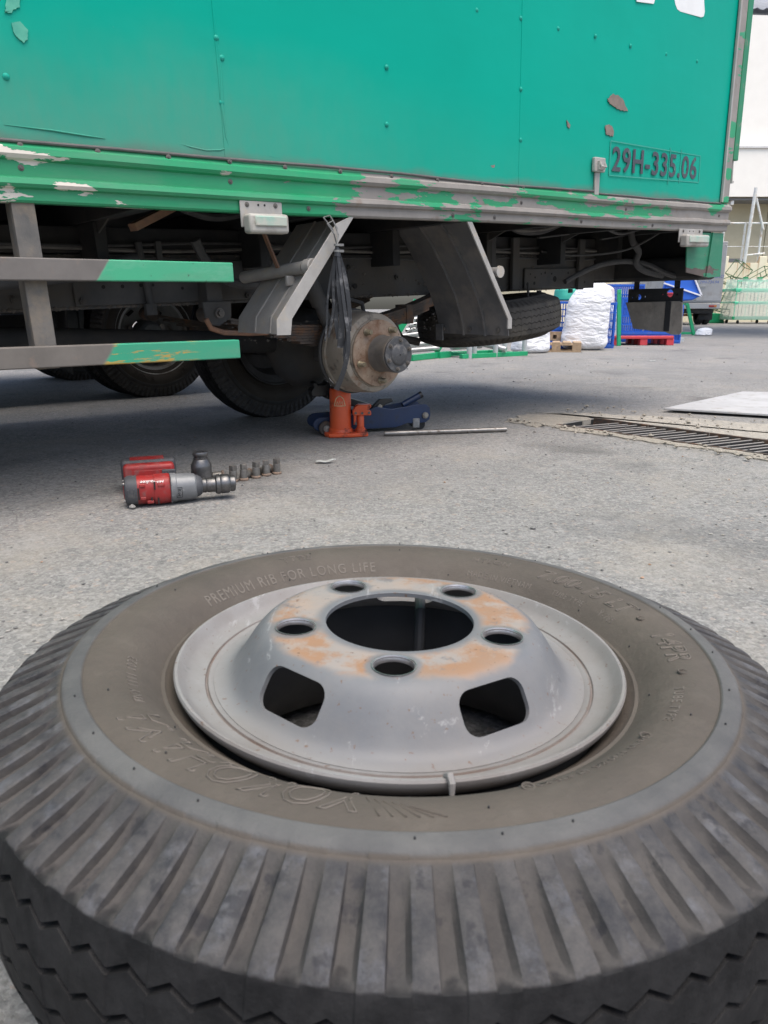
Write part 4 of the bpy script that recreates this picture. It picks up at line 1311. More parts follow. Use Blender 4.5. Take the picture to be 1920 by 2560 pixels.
# loose hoses and wiring looms
for pts, r, mt in [
    ([(0.76, 0.30, 0.805), (0.80, 0.30, 0.785), (0.87, 0.30, 0.775), (0.95, 0.30, 0.776), (1.05, 0.30, 0.785), (1.16, 0.30, 0.812)], 0.007, 'hose_pale'),
    ([(0.82, 0.34, 0.80), (0.92, 0.34, 0.772), (1.06, 0.34, 0.775), (1.2, 0.34, 0.81)], 0.010, 'conduit'),
    ([(-0.70, 0.30, 0.835), (-0.67, 0.30, 0.81), (-0.60, 0.30, 0.788), (-0.54, 0.30, 0.784), (-0.47, 0.30, 0.796), (-0.40, 0.30, 0.82)], 0.012, 'conduit'),
    ([(1.35, 0.42, 0.56), (1.45, 0.40, 0.60), (1.55, 0.36, 0.635), (1.66, 0.30, 0.648), (1.76, 0.24, 0.63), (1.84, 0.18, 0.585), (1.93, 0.13, 0.562), (2.0, 0.10, 0.575)], 0.013, 'conduit'),
    ([(1.62, 0.25, 0.80), (1.64, 0.25, 0.74), (1.70, 0.25, 0.69), (1.70, 0.26, 0.64), (1.75, 0.24, 0.60), (1.85, 0.2, 0.575)], 0.016, 'conduit'),
    ([(1.30, 0.20, 0.80), (1.45, 0.20, 0.765), (1.62, 0.20, 0.79)], 0.007, 'conduit'),
    ([(1.72, 0.12, 0.79), (1.60, 0.25, 0.70), (1.40, 0.40, 0.68), (1.2, 0.45, 0.70)], 0.005, 'conduit'),
    ([(-0.62, 0.32, 0.72), (-0.58, 0.34, 0.66), (-0.50, 0.36, 0.60), (-0.40, 0.38, 0.585), (-0.30, 0.40, 0.60)], 0.016, 'conduit'),
    ([(0.70, 0.16, 0.79), (0.76, 0.20, 0.80), (0.86, 0.25, 0.83)], 0.005, 'hose_pale')]:
    # resample smoothly
    P4 = [Vector(p) for p in pts]
    out = []
    for i in range(len(P4) - 1):
        p0, p1, p2, p3 = P4[max(i - 1, 0)], P4[i], P4[i + 1], P4[min(i + 2, len(P4) - 1)]
        for k in range(6):
            t_ = k / 6
            out.append(0.5 * ((2 * p1) + (p2 - p0) * t_ + (2 * p0 - 5 * p1 + 4 * p2 - p3) * t_ ** 2 + (3 * p1 - p0 - 3 * p2 + p3) * t_ ** 3))
    out.append(P4[-1])
    MB().tube(out, r, 8).build('hose', M[mt], truck)
MB().bar((0.93, 0.25, 0.742), (1.30, 0.34, 0.772), 0.012, 0.006).build('brace', M['chassis'], truck)
MB().bar((1.38, 0.25, 0.742), (1.9, 0.34, 0.79), 0.012, 0.006).build('brace', M['chassis'], truck)
MB().bar((-0.86, 0.20, 0.74), (-0.72, 0.24, 0.80), 0.03, 0.02).build('brace', M['rust_pipe'], truck)
MB().cyl((-0.74, 0.47, 0.72), (-0.72, 0.47, 0.50), 0.011, n=10).build('tie_rod', M['chassis'], truck)
MB().cyl((-0.725, 0.47, 0.535), (-0.725, 0.47, 0.50), 0.02, n=6).build('tie_rod_nut', M['chassis'], truck)

# fixings, pipes and caked road dirt that crowd the underside
hexm = MB().cyl((0, 0, 0), (0, -0.009, 0), 0.0105, n=6).cyl((0, -0.009, 0), (0, -0.016, 0), 0.0055, n=8).mesh('hex_bolt')
hexm.materials.append(M['chassis'])
for x, z in [(-1.12, 0.56), (-1.12, 0.64), (-1.02, 0.60), (-0.93, 0.55), (-0.93, 0.65), (-0.36, 0.55), (-0.36, 0.64), (-0.20, 0.60), (0.10, 0.56), (0.10, 0.64), (0.34, 0.60), (0.60, 0.64), (0.72, 0.56), (0.72, 0.64), (0.92, 0.60), (1.08, 0.56), (1.08, 0.66)]:
    link('hex_bolt', hexm, None, truck, (x, 0.4855 if -0.95 < x < -0.3 else 0.4985, z))
for k, (z, r, y) in enumerate(((0.700, 0.006, 0.488), (0.715, 0.005, 0.486), (0.668, 0.0045, 0.490))):
    pts = [(-2.2 + 0.1 * i, y + 0.004 * math.sin(i * 1.3 + k), z + 0.006 * math.sin(i * 0.7 + k * 2)) for i in range(40)]
    MB().tube(pts, r, 6).build('pipe_run', M['conduit'] if k else M['hose_pale'], truck)
for x in (-1.05, -0.68, -0.28, 0.28, 0.66, 1.05, 1.40):
    bx('pipe_clip', M['chassis'], truck, x, x + 0.02, 0.476, 0.4975, 0.655, 0.725, 0.002)
for x in (-1.42, -0.90, 0.74, 1.24):
    MB().prism([(0.06, 0.842), (0.46, 0.842), (0.46, 0.70)], x, x + 0.006, 'x').build('outrigger_gusset', M['chassis'], truck)
MB().tube([(-1.7, 0.30, 0.60), (-1.2, 0.30, 0.61), (-0.95, 0.31, 0.63), (-0.80, 0.36, 0.66)], 0.024, 12).build('fuel_filler_hose', M['conduit'], truck)
bx('bump_stop', M['chassis'], truck, 0.0, 0.06, 0.44, 0.49, 0.475, 0.53, 0.008)
MB().cyl((-0.18, 0.40, 0.66), (-0.05, 0.40, 0.36), 0.022, n=14).cyl((-0.18, 0.40, 0.66), (-0.115, 0.40, 0.51), 0.030, n=14).build('shock_absorber', M['chassis'], truck)
mud = MB()
rr = random.Random(77)
def clod(c, r):
    vs = []
    for d in ((0, 0, 1), (1, 0, 0.2), (0.3, 0.9, 0.1), (-0.8, 0.6, 0.2), (-0.8, -0.6, 0.0), (0.3, -0.9, 0.2), (0, 0, -1)):
        k = r * rr.uniform(0.6, 1.2)
        vs.append((c[0] + d[0] * k * 1.6, c[1] + d[1] * k * 0.6, c[2] + d[2] * k))
    mud.add(vs, [(0, i, i % 5 + 1) for i in range(1, 6)] + [(6, i % 5 + 1, i) for i in range(1, 6)])
for i in range(420):
    clod((rr.uniform(-1.4, 1.6), 0.499, rr.choice([0.530, 0.531, 0.68, rr.uniform(0.53, 0.68)])), rr.uniform(0.003, 0.009))
for i in range(160):
    clod((rr.uniform(-0.5, 0.6), 0.428, 0.40 + rr.uniform(-0.02, 0.06)), rr.uniform(0.002, 0.005))
M['mud'] = simple('caked_mud', (0.115, 0.10, 0.085), (0.07, 0.063, 0.056), 40, 0.95)
tag(mud.build('caked_mud', M['mud'], truck, smooth=False), kind='stuff')
# ------------------------------------------------------------------ tools on the ground
M['jack_red'] = simple('jack_red', (0.74, 0.11, 0.03), (0.64, 0.088, 0.026), 10, 0.42, 0.0, (0.05, 0.03, 0.025), 16, 0.22, 0.2, 80)
M['jack_oily'] = simple('jack_oily', (0.075, 0.022, 0.015), (0.03, 0.02, 0.018), 30, 0.45)
M['jack_blue'] = simple('jack_blue', (0.009, 0.022, 0.062), (0.012, 0.029, 0.080), 8, 0.42, 0.0, (0.03, 0.035, 0.05), 20, 0.25, 0.15, 80)
M['black_paint'] = simple('black_paint', (0.016, 0.017, 0.019), (0.011, 0.012, 0.013), 20, 0.4)
M['steel'] = simple('steel', (0.30, 0.285, 0.265), (0.19, 0.18, 0.17), 40, 0.38, 0.75, (0.13, 0.10, 0.08), 30, 0.2)
M['socket_steel'] = simple('socket_steel', (0.17, 0.165, 0.165), (0.10, 0.10, 0.10), 50, 0.36, 0.8, (0.11, 0.10, 0.095), 40, 0.2)
M['nut_steel'] = simple('nut_steel', (0.20, 0.19, 0.175), (0.12, 0.115, 0.105), 60, 0.45, 0.5, (0.20, 0.13, 0.085), 50, 0.25)
M['nut_rust'] = simple('nut_rust', (0.20, 0.135, 0.095), (0.13, 0.10, 0.08), 60, 0.8)
M['emblem'] = simple('emblem', (0.72, 0.60, 0.36), (0.60, 0.48, 0.28), 60, 0.6)
M['tool_red'] = simple('tool_red', (0.30, 0.018, 0.016), (0.23, 0.017, 0.016), 24, 0.5, 0.0, (0.20, 0.06, 0.055), 40, 0.3, 0.12, 160)
M['tool_dark'] = simple('tool_dark', (0.06, 0.062, 0.068), (0.042, 0.043, 0.047), 30, 0.65, 0.0, (0.11, 0.105, 0.10), 30, 0.25, 0.2, 200)
M['tool_grey'] = simple('tool_grey', (0.20, 0.205, 0.21), (0.16, 0.165, 0.17), 20, 0.5, 0.3, (0.34, 0.34, 0.34), 34, 0.2, 0.2, 160)
M['tool_white'] = simple('tool_white', (0.70, 0.70, 0.68), (0.6, 0.6, 0.6), 30, 0.5)
M['strap'] = simple('strap_rubber', (0.028, 0.029, 0.032), (0.018, 0.019, 0.021), 22, 0.45, 0.0, (0.15, 0.15, 0.155), 26, 0.3, 0.3, 120)
M['tie'] = simple('cable_tie', (0.22, 0.22, 0.21), (0.16, 0.16, 0.155), 40, 0.55)
M['scrap'] = simple('scrap_plastic', (0.55, 0.57, 0.54), (0.46, 0.48, 0.46), 20, 0.45)

# bottle jack
bj = empty('bottle_jack', (-0.173, 2.905, 0), (0, 0, R(8)))
bj.scale = (1.06, 1.06, 1.02)
tag(bj, 'orange red hydraulic bottle jack standing under the truck axle', 'bottle jack')
MB().prism([(-0.048, -0.052), (0.035, -0.056), (0.100, -0.040), (0.103, 0.040), (0.035, 0.056), (-0.048, 0.052), (-0.062, 0.02), (-0.062, -0.02)], 0, 0.017, 'z').build('base', M['jack_red'], bj, bevel=0.005)
body = MB().lathe([(0.046, 0.016), (0.044, 0.028), (0.0405, 0.032), (0.0400, 0.050), (0.0400, 0.176), (0.0375, 0.184), (0.034, 0.186)], 40).build('cylinder', M['jack_red'], bj)
MB().lathe([(0.0385, 0.180), (0.036, 0.196), (0.028, 0.203), (0.0, 0.203)], 6, Matrix.Rotation(0.3, 4, 'Z')).build('top_nut', M['jack_oily'], bj, bevel=0.002)
MB().cyl((0, 0, 0.2), (0, 0, 0.262), 0.017, n=24).build('ram', M['steel'], bj)
MB().lathe([(0.018, 0.262), (0.024, 0.266), (0.024, 0.282), (0.015, 0.284), (0.0, 0.282)], 24).build('saddle', M['jack_oily'], bj)
MB().lathe([(0.019, 0.017), (0.018, 0.030), (0.0135, 0.034), (0.0135, 0.086), (0.010, 0.092), (0.0, 0.092)], 20, Matrix.Translation((0.074, -0.012, 0))).build('pump', M['jack_red'], bj)
MB().bar((0.052, -0.022, 0.045), (0.052, -0.022, 0.105), 0.010, 0.012, (0, 1, 0)).build('pump_link', M['jack_red'], bj, bevel=0.002)
lv = MB().prism([(0.044, 0.082), (0.112, 0.082), (0.112, 0.098), (0.100, 0.103), (0.112, 0.112), (0.112, 0.124), (0.062, 0.124), (0.050, 0.112), (0.044, 0.100)], -0.034, -0.004, 'y').build('lever_socket', M['jack_red'], bj, bevel=0.003)
for x, z in ((0.054, 0.092), (0.078, 0.091), (0.104, 0.092), (0.054, 0.052)):
    MB().cyl((x, -0.033, z), (x, -0.038, z), 0.0048, n=12).build('pin', M['dull_bolt'], lv)
MB().bar((0.035, 0.0, 0.178), (0.078, 0.0, 0.173), 0.008, 0.007).build('release_lever', M['black_paint'], bj, bevel=0.001)
em = MB()
tri = [(-0.021, 0.121), (0.021, 0.121), (0.014, 0.148), (0.004, 0.158), (-0.004, 0.158), (-0.014, 0.148)]
A_OFF = R(-98)


def on_cyl(u, z, r=0.0404):
    a = A_OFF + u / 0.04
    return Vector((r * math.cos(a), r * math.sin(a), z))


for i, p in enumerate(tri):
    q = tri[(i + 1) % len(tri)]
    em.tube([on_cyl(p[0] + (q[0] - p[0]) * k / 4, p[1] + (q[1] - p[1]) * k / 4) for k in range(5)], 0.0016, 5)
em.build('emblem_border', M['emblem'], bj)
em = MB()
for seg in ([(-0.011, 0.126), (-0.009, 0.138), (-0.003, 0.127), (0.001, 0.139), (0.004, 0.127), (0.009, 0.138), (0.012, 0.126)],):
    em.tube([on_cyl(*p) for p in seg], 0.0015, 5)
em.build('emblem_letter', M['emblem'], bj)

# trolley jack
tj = empty('trolley_jack', (-0.255, 2.985, 0), (0, 0, R(17)))
tag(tj, 'dark blue low trolley jack on small wheels, behind the orange bottle jack', 'trolley jack')
out = []
for k in range(9):
    t_ = R(90 + k * 22.5)
    out.append((-0.012 + 0.037 * math.cos(t_), 0.042 + 0.030 * math.sin(t_)))
poly = out + [(0.05, 0.014), (0.30, 0.016), (0.345, 0.030), (0.40, 0.030), (0.43, 0.032), (0.446, 0.044), (0.450, 0.066), (0.446, 0.094), (0.430, 0.106), (0.395, 0.108), (0.34, 0.100), (0.285, 0.092), (0.245, 0.098), (0.215, 0.106), (0.19, 0.096), (0.16, 0.082), (0.10, 0.076), (0.04, 0.073)]
for y in (-0.065, 0.058):
    MB().prism(poly, y, y + 0.007, 'y').build('side_plate', M['jack_blue'], tj, bevel=0.002)
MB().prism([(0.06, 0.035), (0.40, 0.035), (0.40, 0.070), (0.16, 0.070), (0.06, 0.06)], -0.056, 0.056, 'y').build('chassis_tray', M['jack_blue'], tj, bevel=0.003)
for y in (-0.080, 0.068):
    w = MB().lathe([(0.012, -0.009), (0.026, -0.009), (0.029, -0.006), (0.029, 0.006), (0.026, 0.009), (0.012, 0.009)], 28, Matrix.Translation((0.0, y, 0.029)) @ Matrix.Rotation(PI / 2, 4, 'X'), closed=True).build('front_roller', M['rust_iron'], tj)
    MB().cyl((0, y - 0.010, 0.029), (0, y - 0.016, 0.029), 0.013, n=18).cyl((0, y - 0.016, 0.029), (0, y - 0.021, 0.029), 0.008, n=6).build('axle_nut', M['steel'], tj)
MB().cyl((0, -0.07, 0.029), (0, 0.06, 0.029), 0.008, n=12).build('front_axle', M['steel'], tj)
MB().cyl((0.425, -0.066, 0.062), (0.425, -0.074, 0.062), 0.013, n=18).cyl((0.425, -0.074, 0.062), (0.425, -0.080, 0.062), 0.009, n=6).build('pivot_bolt', M['steel'], tj)
MB().cyl((0.41, -0.05, 0.022), (0.41, -0.03, 0.022), 0.022, n=18).build('castor_wheel', M['black_paint'], tj)
MB().cyl((0.41, 0.03, 0.022), (0.41, 0.05, 0.022), 0.022, n=18).build('castor_wheel', M['black_paint'], tj)
MB().box(0.372, 0.402, -0.068, -0.058, 0.010, 0.050).build('castor_bracket', M['tool_grey'], tj, bevel=0.003)
MB().bar((0.22, 0, 0.09), (0.015, 0, 0.155), 0.07, 0.028).build('lift_arm', M['black_paint'], tj, bevel=0.004)
sd = MB().prism([(-0.045, 0.150), (0.03, 0.150), (0.038, 0.175), (0.030, 0.205), (0.018, 0.207), (0.012, 0.196), (-0.018, 0.196), (-0.024, 0.207), (-0.040, 0.203), (-0.034, 0.188), (-0.046, 0.172)], -0.035, 0.035, 'y').build('lift_saddle', M['black_paint'], tj, bevel=0.003)
MB().prism([(0.20, 0.10), (0.235, 0.135), (0.285, 0.135), (0.292, 0.122), (0.262, 0.112), (0.245, 0.098)], -0.05, -0.03, 'y').build('pump_yoke', M['black_paint'], tj, bevel=0.003)
MB().cyl((0.232, -0.05, 0.103), (0.232, -0.060, 0.103), 0.010, n=16).build('yoke_bolt', M['steel'], tj)
MB().cyl((0.345, -0.01, 0.100), (0.425, -0.01, 0.140), 0.014, n=18).build('handle_socket', M['jack_blue'], tj)
MB().cyl((0.418, -0.01, 0.1365), (0.429, -0.01, 0.142), 0.0148, n=18).build('socket_collar', M['black_paint'], tj)

# steel bar
pp = MB()
a, b = Vector((0.0, 2.885, 0.011)), Vector((0.502, 2.990, 0.011))
pp.tube([a, a.lerp(b, 0.01), a.lerp(b, 0.35), a.lerp(b, 0.36), b], [0.0095, 0.0110, 0.0110, 0.0100, 0.0098], 16)
tag(pp.build('steel_pipe', M['steel']), 'straight bare steel pipe lying on the asphalt beside the trolley jack', 'pipe')

# impact wrench lying on its side
iw = empty('impact_wrench', (-0.662, 1.822, 0.0015), (0, 0, R(19)))
tag(iw, 'red and grey cordless impact wrench lying on its side on the asphalt', 'impact wrench')
mx = Matrix.Translation((0, 0, 0.0395)) @ Matrix.Rotation(PI / 2, 4, 'Y')      # lathe axis -> +x


def sup(prof, n=40, e=0.75, m=mx):
    """lathe with a squared-off section"""
    mb = MB()
    vs = []
    for r, z in prof:
        for i in range(n):
            t_ = 2 * PI * i / n
            c, s_ = math.cos(t_), math.sin(t_)
            vs.append(m @ Vector((r * math.copysign(abs(c) ** e, c), r * math.copysign(abs(s_) ** e, s_), z)))
    fs = []
    for j in range(len(prof) - 1):
        fs += [(j * n + i, j * n + (i + 1) % n, (j + 1) * n + (i + 1) % n, (j + 1) * n + i) for i in range(n)]
    fs += [tuple(range(n))[::-1], tuple(range((len(prof) - 1) * n, len(prof) * n))]
    return mb.add(vs, fs)


sup([(0.026, -0.004), (0.034, 0.0), (0.0372, 0.008), (0.0372, 0.028)]).build('rear_cap', M['tool_dark'], iw)
hs = sup([(0.036, 0.024), (0.0358, 0.050), (0.0352, 0.075), (0.0352, 0.112)]).build('motor_housing', M['tool_red'], iw)
sup([(0.0374, 0.070), (0.0378, 0.074), (0.0372, 0.104), (0.0352, 0.112)], e=0.7).build('housing_collar', M['tool_red'], iw)
for z, x0, x1 in ((0.058, 0.034, 0.048), (0.056, 0.078, 0.095), (0.024, 0.034, 0.048), (0.014, 0.050, 0.066)):
    MB().box(x0, x1, -0.0385, -0.034, z - 0.004, z + 0.004).build('vent_rib', M['tool_red'], hs, bevel=0.0015)
for x0, z0, z1 in ((0.029, 0.022, 0.052), (0.060, 0.012, 0.026), (0.076, 0.008, 0.024), (0.069, 0.046, 0.066)):
    MB().box(x0, x0 + 0.0035, -0.0380, -0.030, z0, z1).build('vent_slot', M['black_paint'], hs)
sup([(0.0372, 0.110), (0.0376, 0.114), (0.0370, 0.124), (0.0352, 0.126), (0.0345, 0.160), (0.0325, 0.172), (0.026, 0.178)], e=0.85).build('nose_housing', M['tool_grey'], iw)
sup([(0.030, 0.172), (0.0285, 0.180), (0.024, 0.188), (0.019, 0.192)], e=1).build('nose_boot', M['tool_dark'], iw)
MB().lathe([(0.012, 0.188), (0.0185, 0.190), (0.0200, 0.193), (0.0200, 0.200), (0.0185, 0.202), (0.0200, 0.205), (0.0200, 0.224), (0.0250, 0.227), (0.0265, 0.232), (0.0265, 0.236), (0.0240, 0.239), (0.0258, 0.242), (0.0258, 0.258), (0.0235, 0.262), (0.0215, 0.264), (0.0225, 0.268), (0.0215, 0.276), (0.017, 0.278), (0.015, 0.270), (0.0, 0.270)], 36, mx).build('drive_socket', M['socket_steel'], iw)
MB().box(0.072, 0.104, 0.025, 0.115, 0.020, 0.056).build('handle', M['tool_dark'], iw, bevel=0.010, seg=3)
MB().box(0.050, 0.074, 0.03, 0.11, 0.024, 0.052).build('handle_grip', M['tool_red'], iw, bevel=0.008, seg=3)
MB().box(0.100, 0.114, 0.045, 0.075, 0.028, 0.048).build('trigger', M['tool_dark'], iw, bevel=0.004)
bt = MB().box(-0.004, 0.130, 0.112, 0.150, 0.004, 0.082).build('battery_foot', M['tool_red'], iw, bevel=0.010, seg=3)
MB().box(-0.010, 0.136, 0.148, 0.205, 0.002, 0.088).build('battery_pack', M['tool_dark'], iw, bevel=0.010, seg=3)
MB().box(0.015, 0.105, 0.155, 0.198, 0.0875, 0.0888).build('battery_label', M['tool_red'], iw)
MB().box(0.020, 0.118, 0.1115, 0.114, 0.050, 0.066).build('foot_rib', M['tool_red'], iw, bevel=0.001)
MB().box(0.096, 0.132, 0.104, 0.114, 0.036, 0.066).build('belt_clip', M['tool_dark'], iw, bevel=0.003)


def flat_text(txt, size, m, mat, parent, name, ext=0.0003):
    me = text_mesh(txt, size, ext, 0, 'CENTER', 1.0, 0.2)
    me.transform(m)
    me.materials.append(mat)
    return link(name, me, None, parent)


# writing on the tool, upside down as it lies
fm = Matrix.Translation((0.066, -0.0285, 0.0690)) @ Matrix.Rotation(R(42), 4, 'X') @ Matrix.Rotation(PI, 4, 'Z')
flat_text('Milwaukee', 0.0135, fm, M['tool_white'], hs, 'maker_name')
fm = Matrix.Translation((-0.0045, 0.0, 0.042)) @ Matrix.Rotation(-PI / 2, 4, 'Z') @ Matrix.Rotation(PI / 2, 4, 'X') @ Matrix.Rotation(PI / 2, 4, 'Z')
flat_text('Milwaukee', 0.0115, fm, M['tool_white'], iw, 'rear_lettering')
fm = Matrix.Translation((0.1345, -0.0353, 0.032)) @ Matrix.Rotation(PI / 2, 4, 'X') @ Matrix.Rotation(PI / 2, 4, 'Z')
flat_text('M18', 0.011, fm, M['black_paint'], iw, 'model_lettering')
fr = MB()
c4 = [(0.1235, 0.020), (0.1375, 0.020), (0.1375, 0.046), (0.1235, 0.046)]
for i in range(4):
    p, q = c4[i], c4[(i + 1) % 4]
    fr.bar((p[0], -0.0355, p[1]), (q[0], -0.0355, q[1]), 0.0008, 0.0012, (0.2, 0, 1))
fr.build('model_border', M['black_paint'], iw)

MB().box(-0.0055, -0.003, -0.010, 0.016, 0.020, 0.060).build('rear_label', M['tool_red'], iw, bevel=0.001)
for y, z in ((-0.022, 0.062), (-0.024, 0.018), (0.022, 0.060)):
    MB().cyl((-0.002, y, z), (-0.0055, y, z), 0.0038, n=10).build('screw', M['steel'], iw)
MB().box(0.1095, 0.1112, -0.0385, 0.030, 0.006, 0.0765).build('housing_seam', M['tool_dark'], iw)
for x in (0.004, 0.018):
    MB().box(x, x + 0.004, -0.0385, -0.034, 0.030, 0.050).build('cap_rib', M['tool_dark'], iw, bevel=0.001)
# deep socket
ds_ = MB().lathe([(0.0245, 0.0), (0.0268, 0.002), (0.0268, 0.048), (0.0262, 0.053), (0.0205, 0.064), (0.0190, 0.066), (0.0190, 0.069), (0.0172, 0.070), (0.0172, 0.073), (0.0195, 0.074), (0.0200, 0.076), (0.0200, 0.081), (0.0190, 0.083), (0.0110, 0.083), (0.0110, 0.065), (0.0, 0.065)], 40).build('deep_socket', M['socket_steel'], loc=(-0.520, 2.040, 0))
ds_.scale = (1.08, 1.08, 1.22)
tag(ds_, 'large deep impact socket standing upright behind the wrench', 'socket')


# sleeve nuts, five standing and three lying
def sleeve(name):
    r0 = empty(name)
    MB().lathe([(0.0, 0.0), (0.0135, 0.0), (0.0145, 0.0015), (0.0145, 0.005), (0.0125, 0.0075), (0.0115, 0.008)], 28).build('collar', M['nut_rust'], r0)
    MB().lathe([(0.0115, 0.008), (0.0116, 0.030), (0.0108, 0.033), (0.006, 0.034)], 28).build('sleeve', M['nut_steel'], r0)
    MB().lathe([(0.0115, 0.033), (0.0115, 0.049), (0.0, 0.049)], 4, Matrix.Rotation(0.5, 4, 'Z')).build('square_end', M['nut_steel'], r0, bevel=0.0008)
    return r0


n0 = sleeve('sleeve_nut')
spots = [(-0.443, 2.100, 'nearest the wrench, left end of the row'), (-0.416, 2.118, 'second from the left in the row'), (-0.385, 2.150, 'middle of the row of five'), (-0.358, 2.180, 'second from the right in the row'), (-0.330, 2.205, 'farthest right in the row')]
for i, (x, y, w) in enumerate(spots):
    o = n0 if i == 0 else copy_tree(n0)
    o.location = (x, y, 0)
    o.rotation_euler = (random.uniform(-0.04, 0.04), random.uniform(-0.04, 0.04), random.uniform(0, 6))
    tag(o, 'upright steel sleeve nut with rusty foot, ' + w, 'sleeve nut', 'sleeve nuts standing in a row')
for i, (x, y, rz, w) in enumerate([(-0.478, 2.135, 0.35, 'leftmost'), (-0.404, 2.165, 1.2, 'middle'), (-0.350, 2.225, 0.9, 'rightmost')]):
    o = copy_tree(n0)
    o.location = (x, y, 0.0125)
    o.rotation_euler = (0, -PI / 2, rz)
    tag(o, 'sleeve nut lying on its side behind the standing row, ' + w, 'sleeve nut', 'sleeve nuts lying behind the row')

# plastic scrap
sm = MB()
n_ = 12
vs = []
for i in range(n_ + 1):
    t_ = i / n_
    w = 0.013 * math.sin(PI * min(1, t_ * 1.05 + 0.02)) ** 0.6 + 0.001
    for s_ in (-1, 0, 1):
        vs.append((-0.034 + 0.068 * t_, s_ * w, 0.003 + 0.006 * t_ ** 2 + 0.003 * abs(s_) + 0.002 * math.sin(9 * t_)))
fs = []
for i in range(n_):
    for s_ in range(2):
        k = i * 3 + s_
        fs.append((k, k + 1, k + 4, k + 3))
sm.add(vs, fs)
o = sm.build('plastic_scrap', M['scrap'], loc=(-0.192, 2.365, 0.0), rot=(0, 0, 0.15))
so = o.modifiers.new('solid', 'SOLIDIFY')
so.thickness = 0.0015
tag(o, 'leaf shaped scrap of white plastic on the asphalt in front of the jacks', 'plastic scrap')
o = MB().prism([(0, 0), (0.06, 0.006), (0.055, 0.04), (0.005, 0.03)], 0.002, 0.006, 'z').build('paper_scrap', M['scrap'], loc=(2.52, 7.06, 0))
tag(o, 'small white paper scrap on the far asphalt in front of the red pallet', 'paper scrap')

# bundle of rubber straps tied to the front mudguard
sb = empty('rubber_straps', (-0.141, 2.300, 0.24))
tag(sb, 'bundle of torn black rubber straps hanging by cable ties from the mudguard', 'rubber straps')


def ribbon(pts, w, t=0.0025, twist=0.4, seed=1):
    rr = random.Random(seed)
    P4 = [Vector((x + 0.141, y, z - 0.24)) for x, y, z in pts]
    out = []
    for i in range(len(P4) - 1):
        p0, p1, p2, p3 = P4[max(i - 1, 0)], P4[i], P4[i + 1], P4[min(i + 2, len(P4) - 1)]
        for k in range(6):
            q = k / 6
            out.append(0.5 * ((2 * p1) + (p2 - p0) * q + (2 * p0 - 5 * p1 + 4 * p2 - p3) * q ** 2 + (3 * p1 - p0 - 3 * p2 + p3) * q ** 3))
    out.append(P4[-1])
    mb = MB()
    vs = []
    for i, p in enumerate(out):
        d = (out[min(i + 1, len(out) - 1)] - out[max(i - 1, 0)]).normalized()
        a = twist * math.sin(i * 0.22 + seed) + 0.2
        u = Vector((math.cos(a), math.sin(a), 0))
        u = (u - d * u.dot(d)).normalized()
        n = d.cross(u)
        ww = (w if not isinstance(w, (list, tuple)) else w[0] + (w[1] - w[0]) * i / (len(out) - 1)) / 2
        vs += [p - u * ww - n * t / 2, p + u * ww - n * t / 2, p + u * ww + n * t / 2, p - u * ww + n * t / 2]
    fs = []
    for i in range(len(out) - 1):
        k = i * 4
        fs += [(k + j, k + (j + 1) % 4, k + 4 + (j + 1) % 4, k + 4 + j) for j in range(4)]
    fs += [(0, 1, 2, 3), tuple(4 * (len(out) - 1) + j for j in (3, 2, 1, 0))]
    return mb.add(vs, fs).build('strap', M['strap'], sb)


ribbon([(-0.139, 0, .655), (-0.136, -.006, .60), (-0.133, -.008, .54), (-0.126, -.006, .48), (-0.130, -.004, .42), (-0.134, -.004, .375)], (0.012, 0.022), seed=1)
ribbon([(-0.142, 0, .655), (-0.158, .004, .59), (-0.170, .006, .52), (-0.174, .006, .45), (-0.181, .004, .395)], (0.007, 0.005), seed=2)
ribbon([(-0.141, 0, .655), (-0.152, .002, .58), (-0.152, .004, .50), (-0.163, .004, .44), (-0.170, .002, .405)], (0.010, 0.007), seed=3)
ribbon([(-0.137, 0, .655), (-0.120, -.004, .60), (-0.110, -.006, .54), (-0.104, -.004, .47), (-0.108, -.002, .425)], (0.010, 0.016), seed=4)
ribbon([(-0.138, -.004, .655), (-0.128, -.010, .57), (-0.118, -.012, .48), (-0.109, -.012, .42), (-0.111, -.012, .36), (-0.128, -.010, .295), (-0.149, -.008, .248)], (0.008, 0.016), 0.006, 0.15, 5)
ribbon([(-0.140, .003, .655), (-0.146, .006, .60), (-0.140, .010, .53), (-0.146, .010, .46), (-0.140, .008, .40)], (0.010, 0.013), seed=6)
ribbon([(-0.139, .003, .655), (-0.130, .008, .58), (-0.124, .010, .50), (-0.115, .008, .43), (-0.122, .006, .36), (-0.118, .004, .31)], (0.006, 0.009), seed=7)
for z in (0.655, 0.672):
    MB().lathe([(0.0075, -0.003), (0.0095, -0.003), (0.0095, 0.003), (0.0075, 0.003)], 16, Matrix.Translation((0.002, 0, z - 0.24)), closed=True).box(0.008, 0.022, -0.004, 0.004, z - 0.2435, z - 0.2365).build('cable_tie', M['tie'], sb)
lp = [(-0.139, 0, .67), (-0.150, -.020, .715), (-0.176, -.025, .745), (-0.160, .01, .755), (-0.138, .012, .72), (-0.138, 0, .67)]
MB().tube([(x + 0.141, y, z - 0.24) for x, y, z in lp], 0.0022, 6).build('tie_loop', M['tie'], sb)
lp = [(-0.140, 0, .675), (-0.145, -.022, .70), (-0.165, -.028, .728), (-0.150, .008, .74), (-0.134, .012, .70), (-0.139, 0, .675)]
MB().tube([(x + 0.141, y, z - 0.24) for x, y, z in lp], 0.0022, 6).build('tie_loop', M['tie'], sb)
MB().tube([(0.001, 0, .672 - .24), (0.003, 0, .655 - .24), (0.002, 0, .64 - .24)], [0.005, 0.0085, 0.011], 10).build('knot', M['strap'], sb)
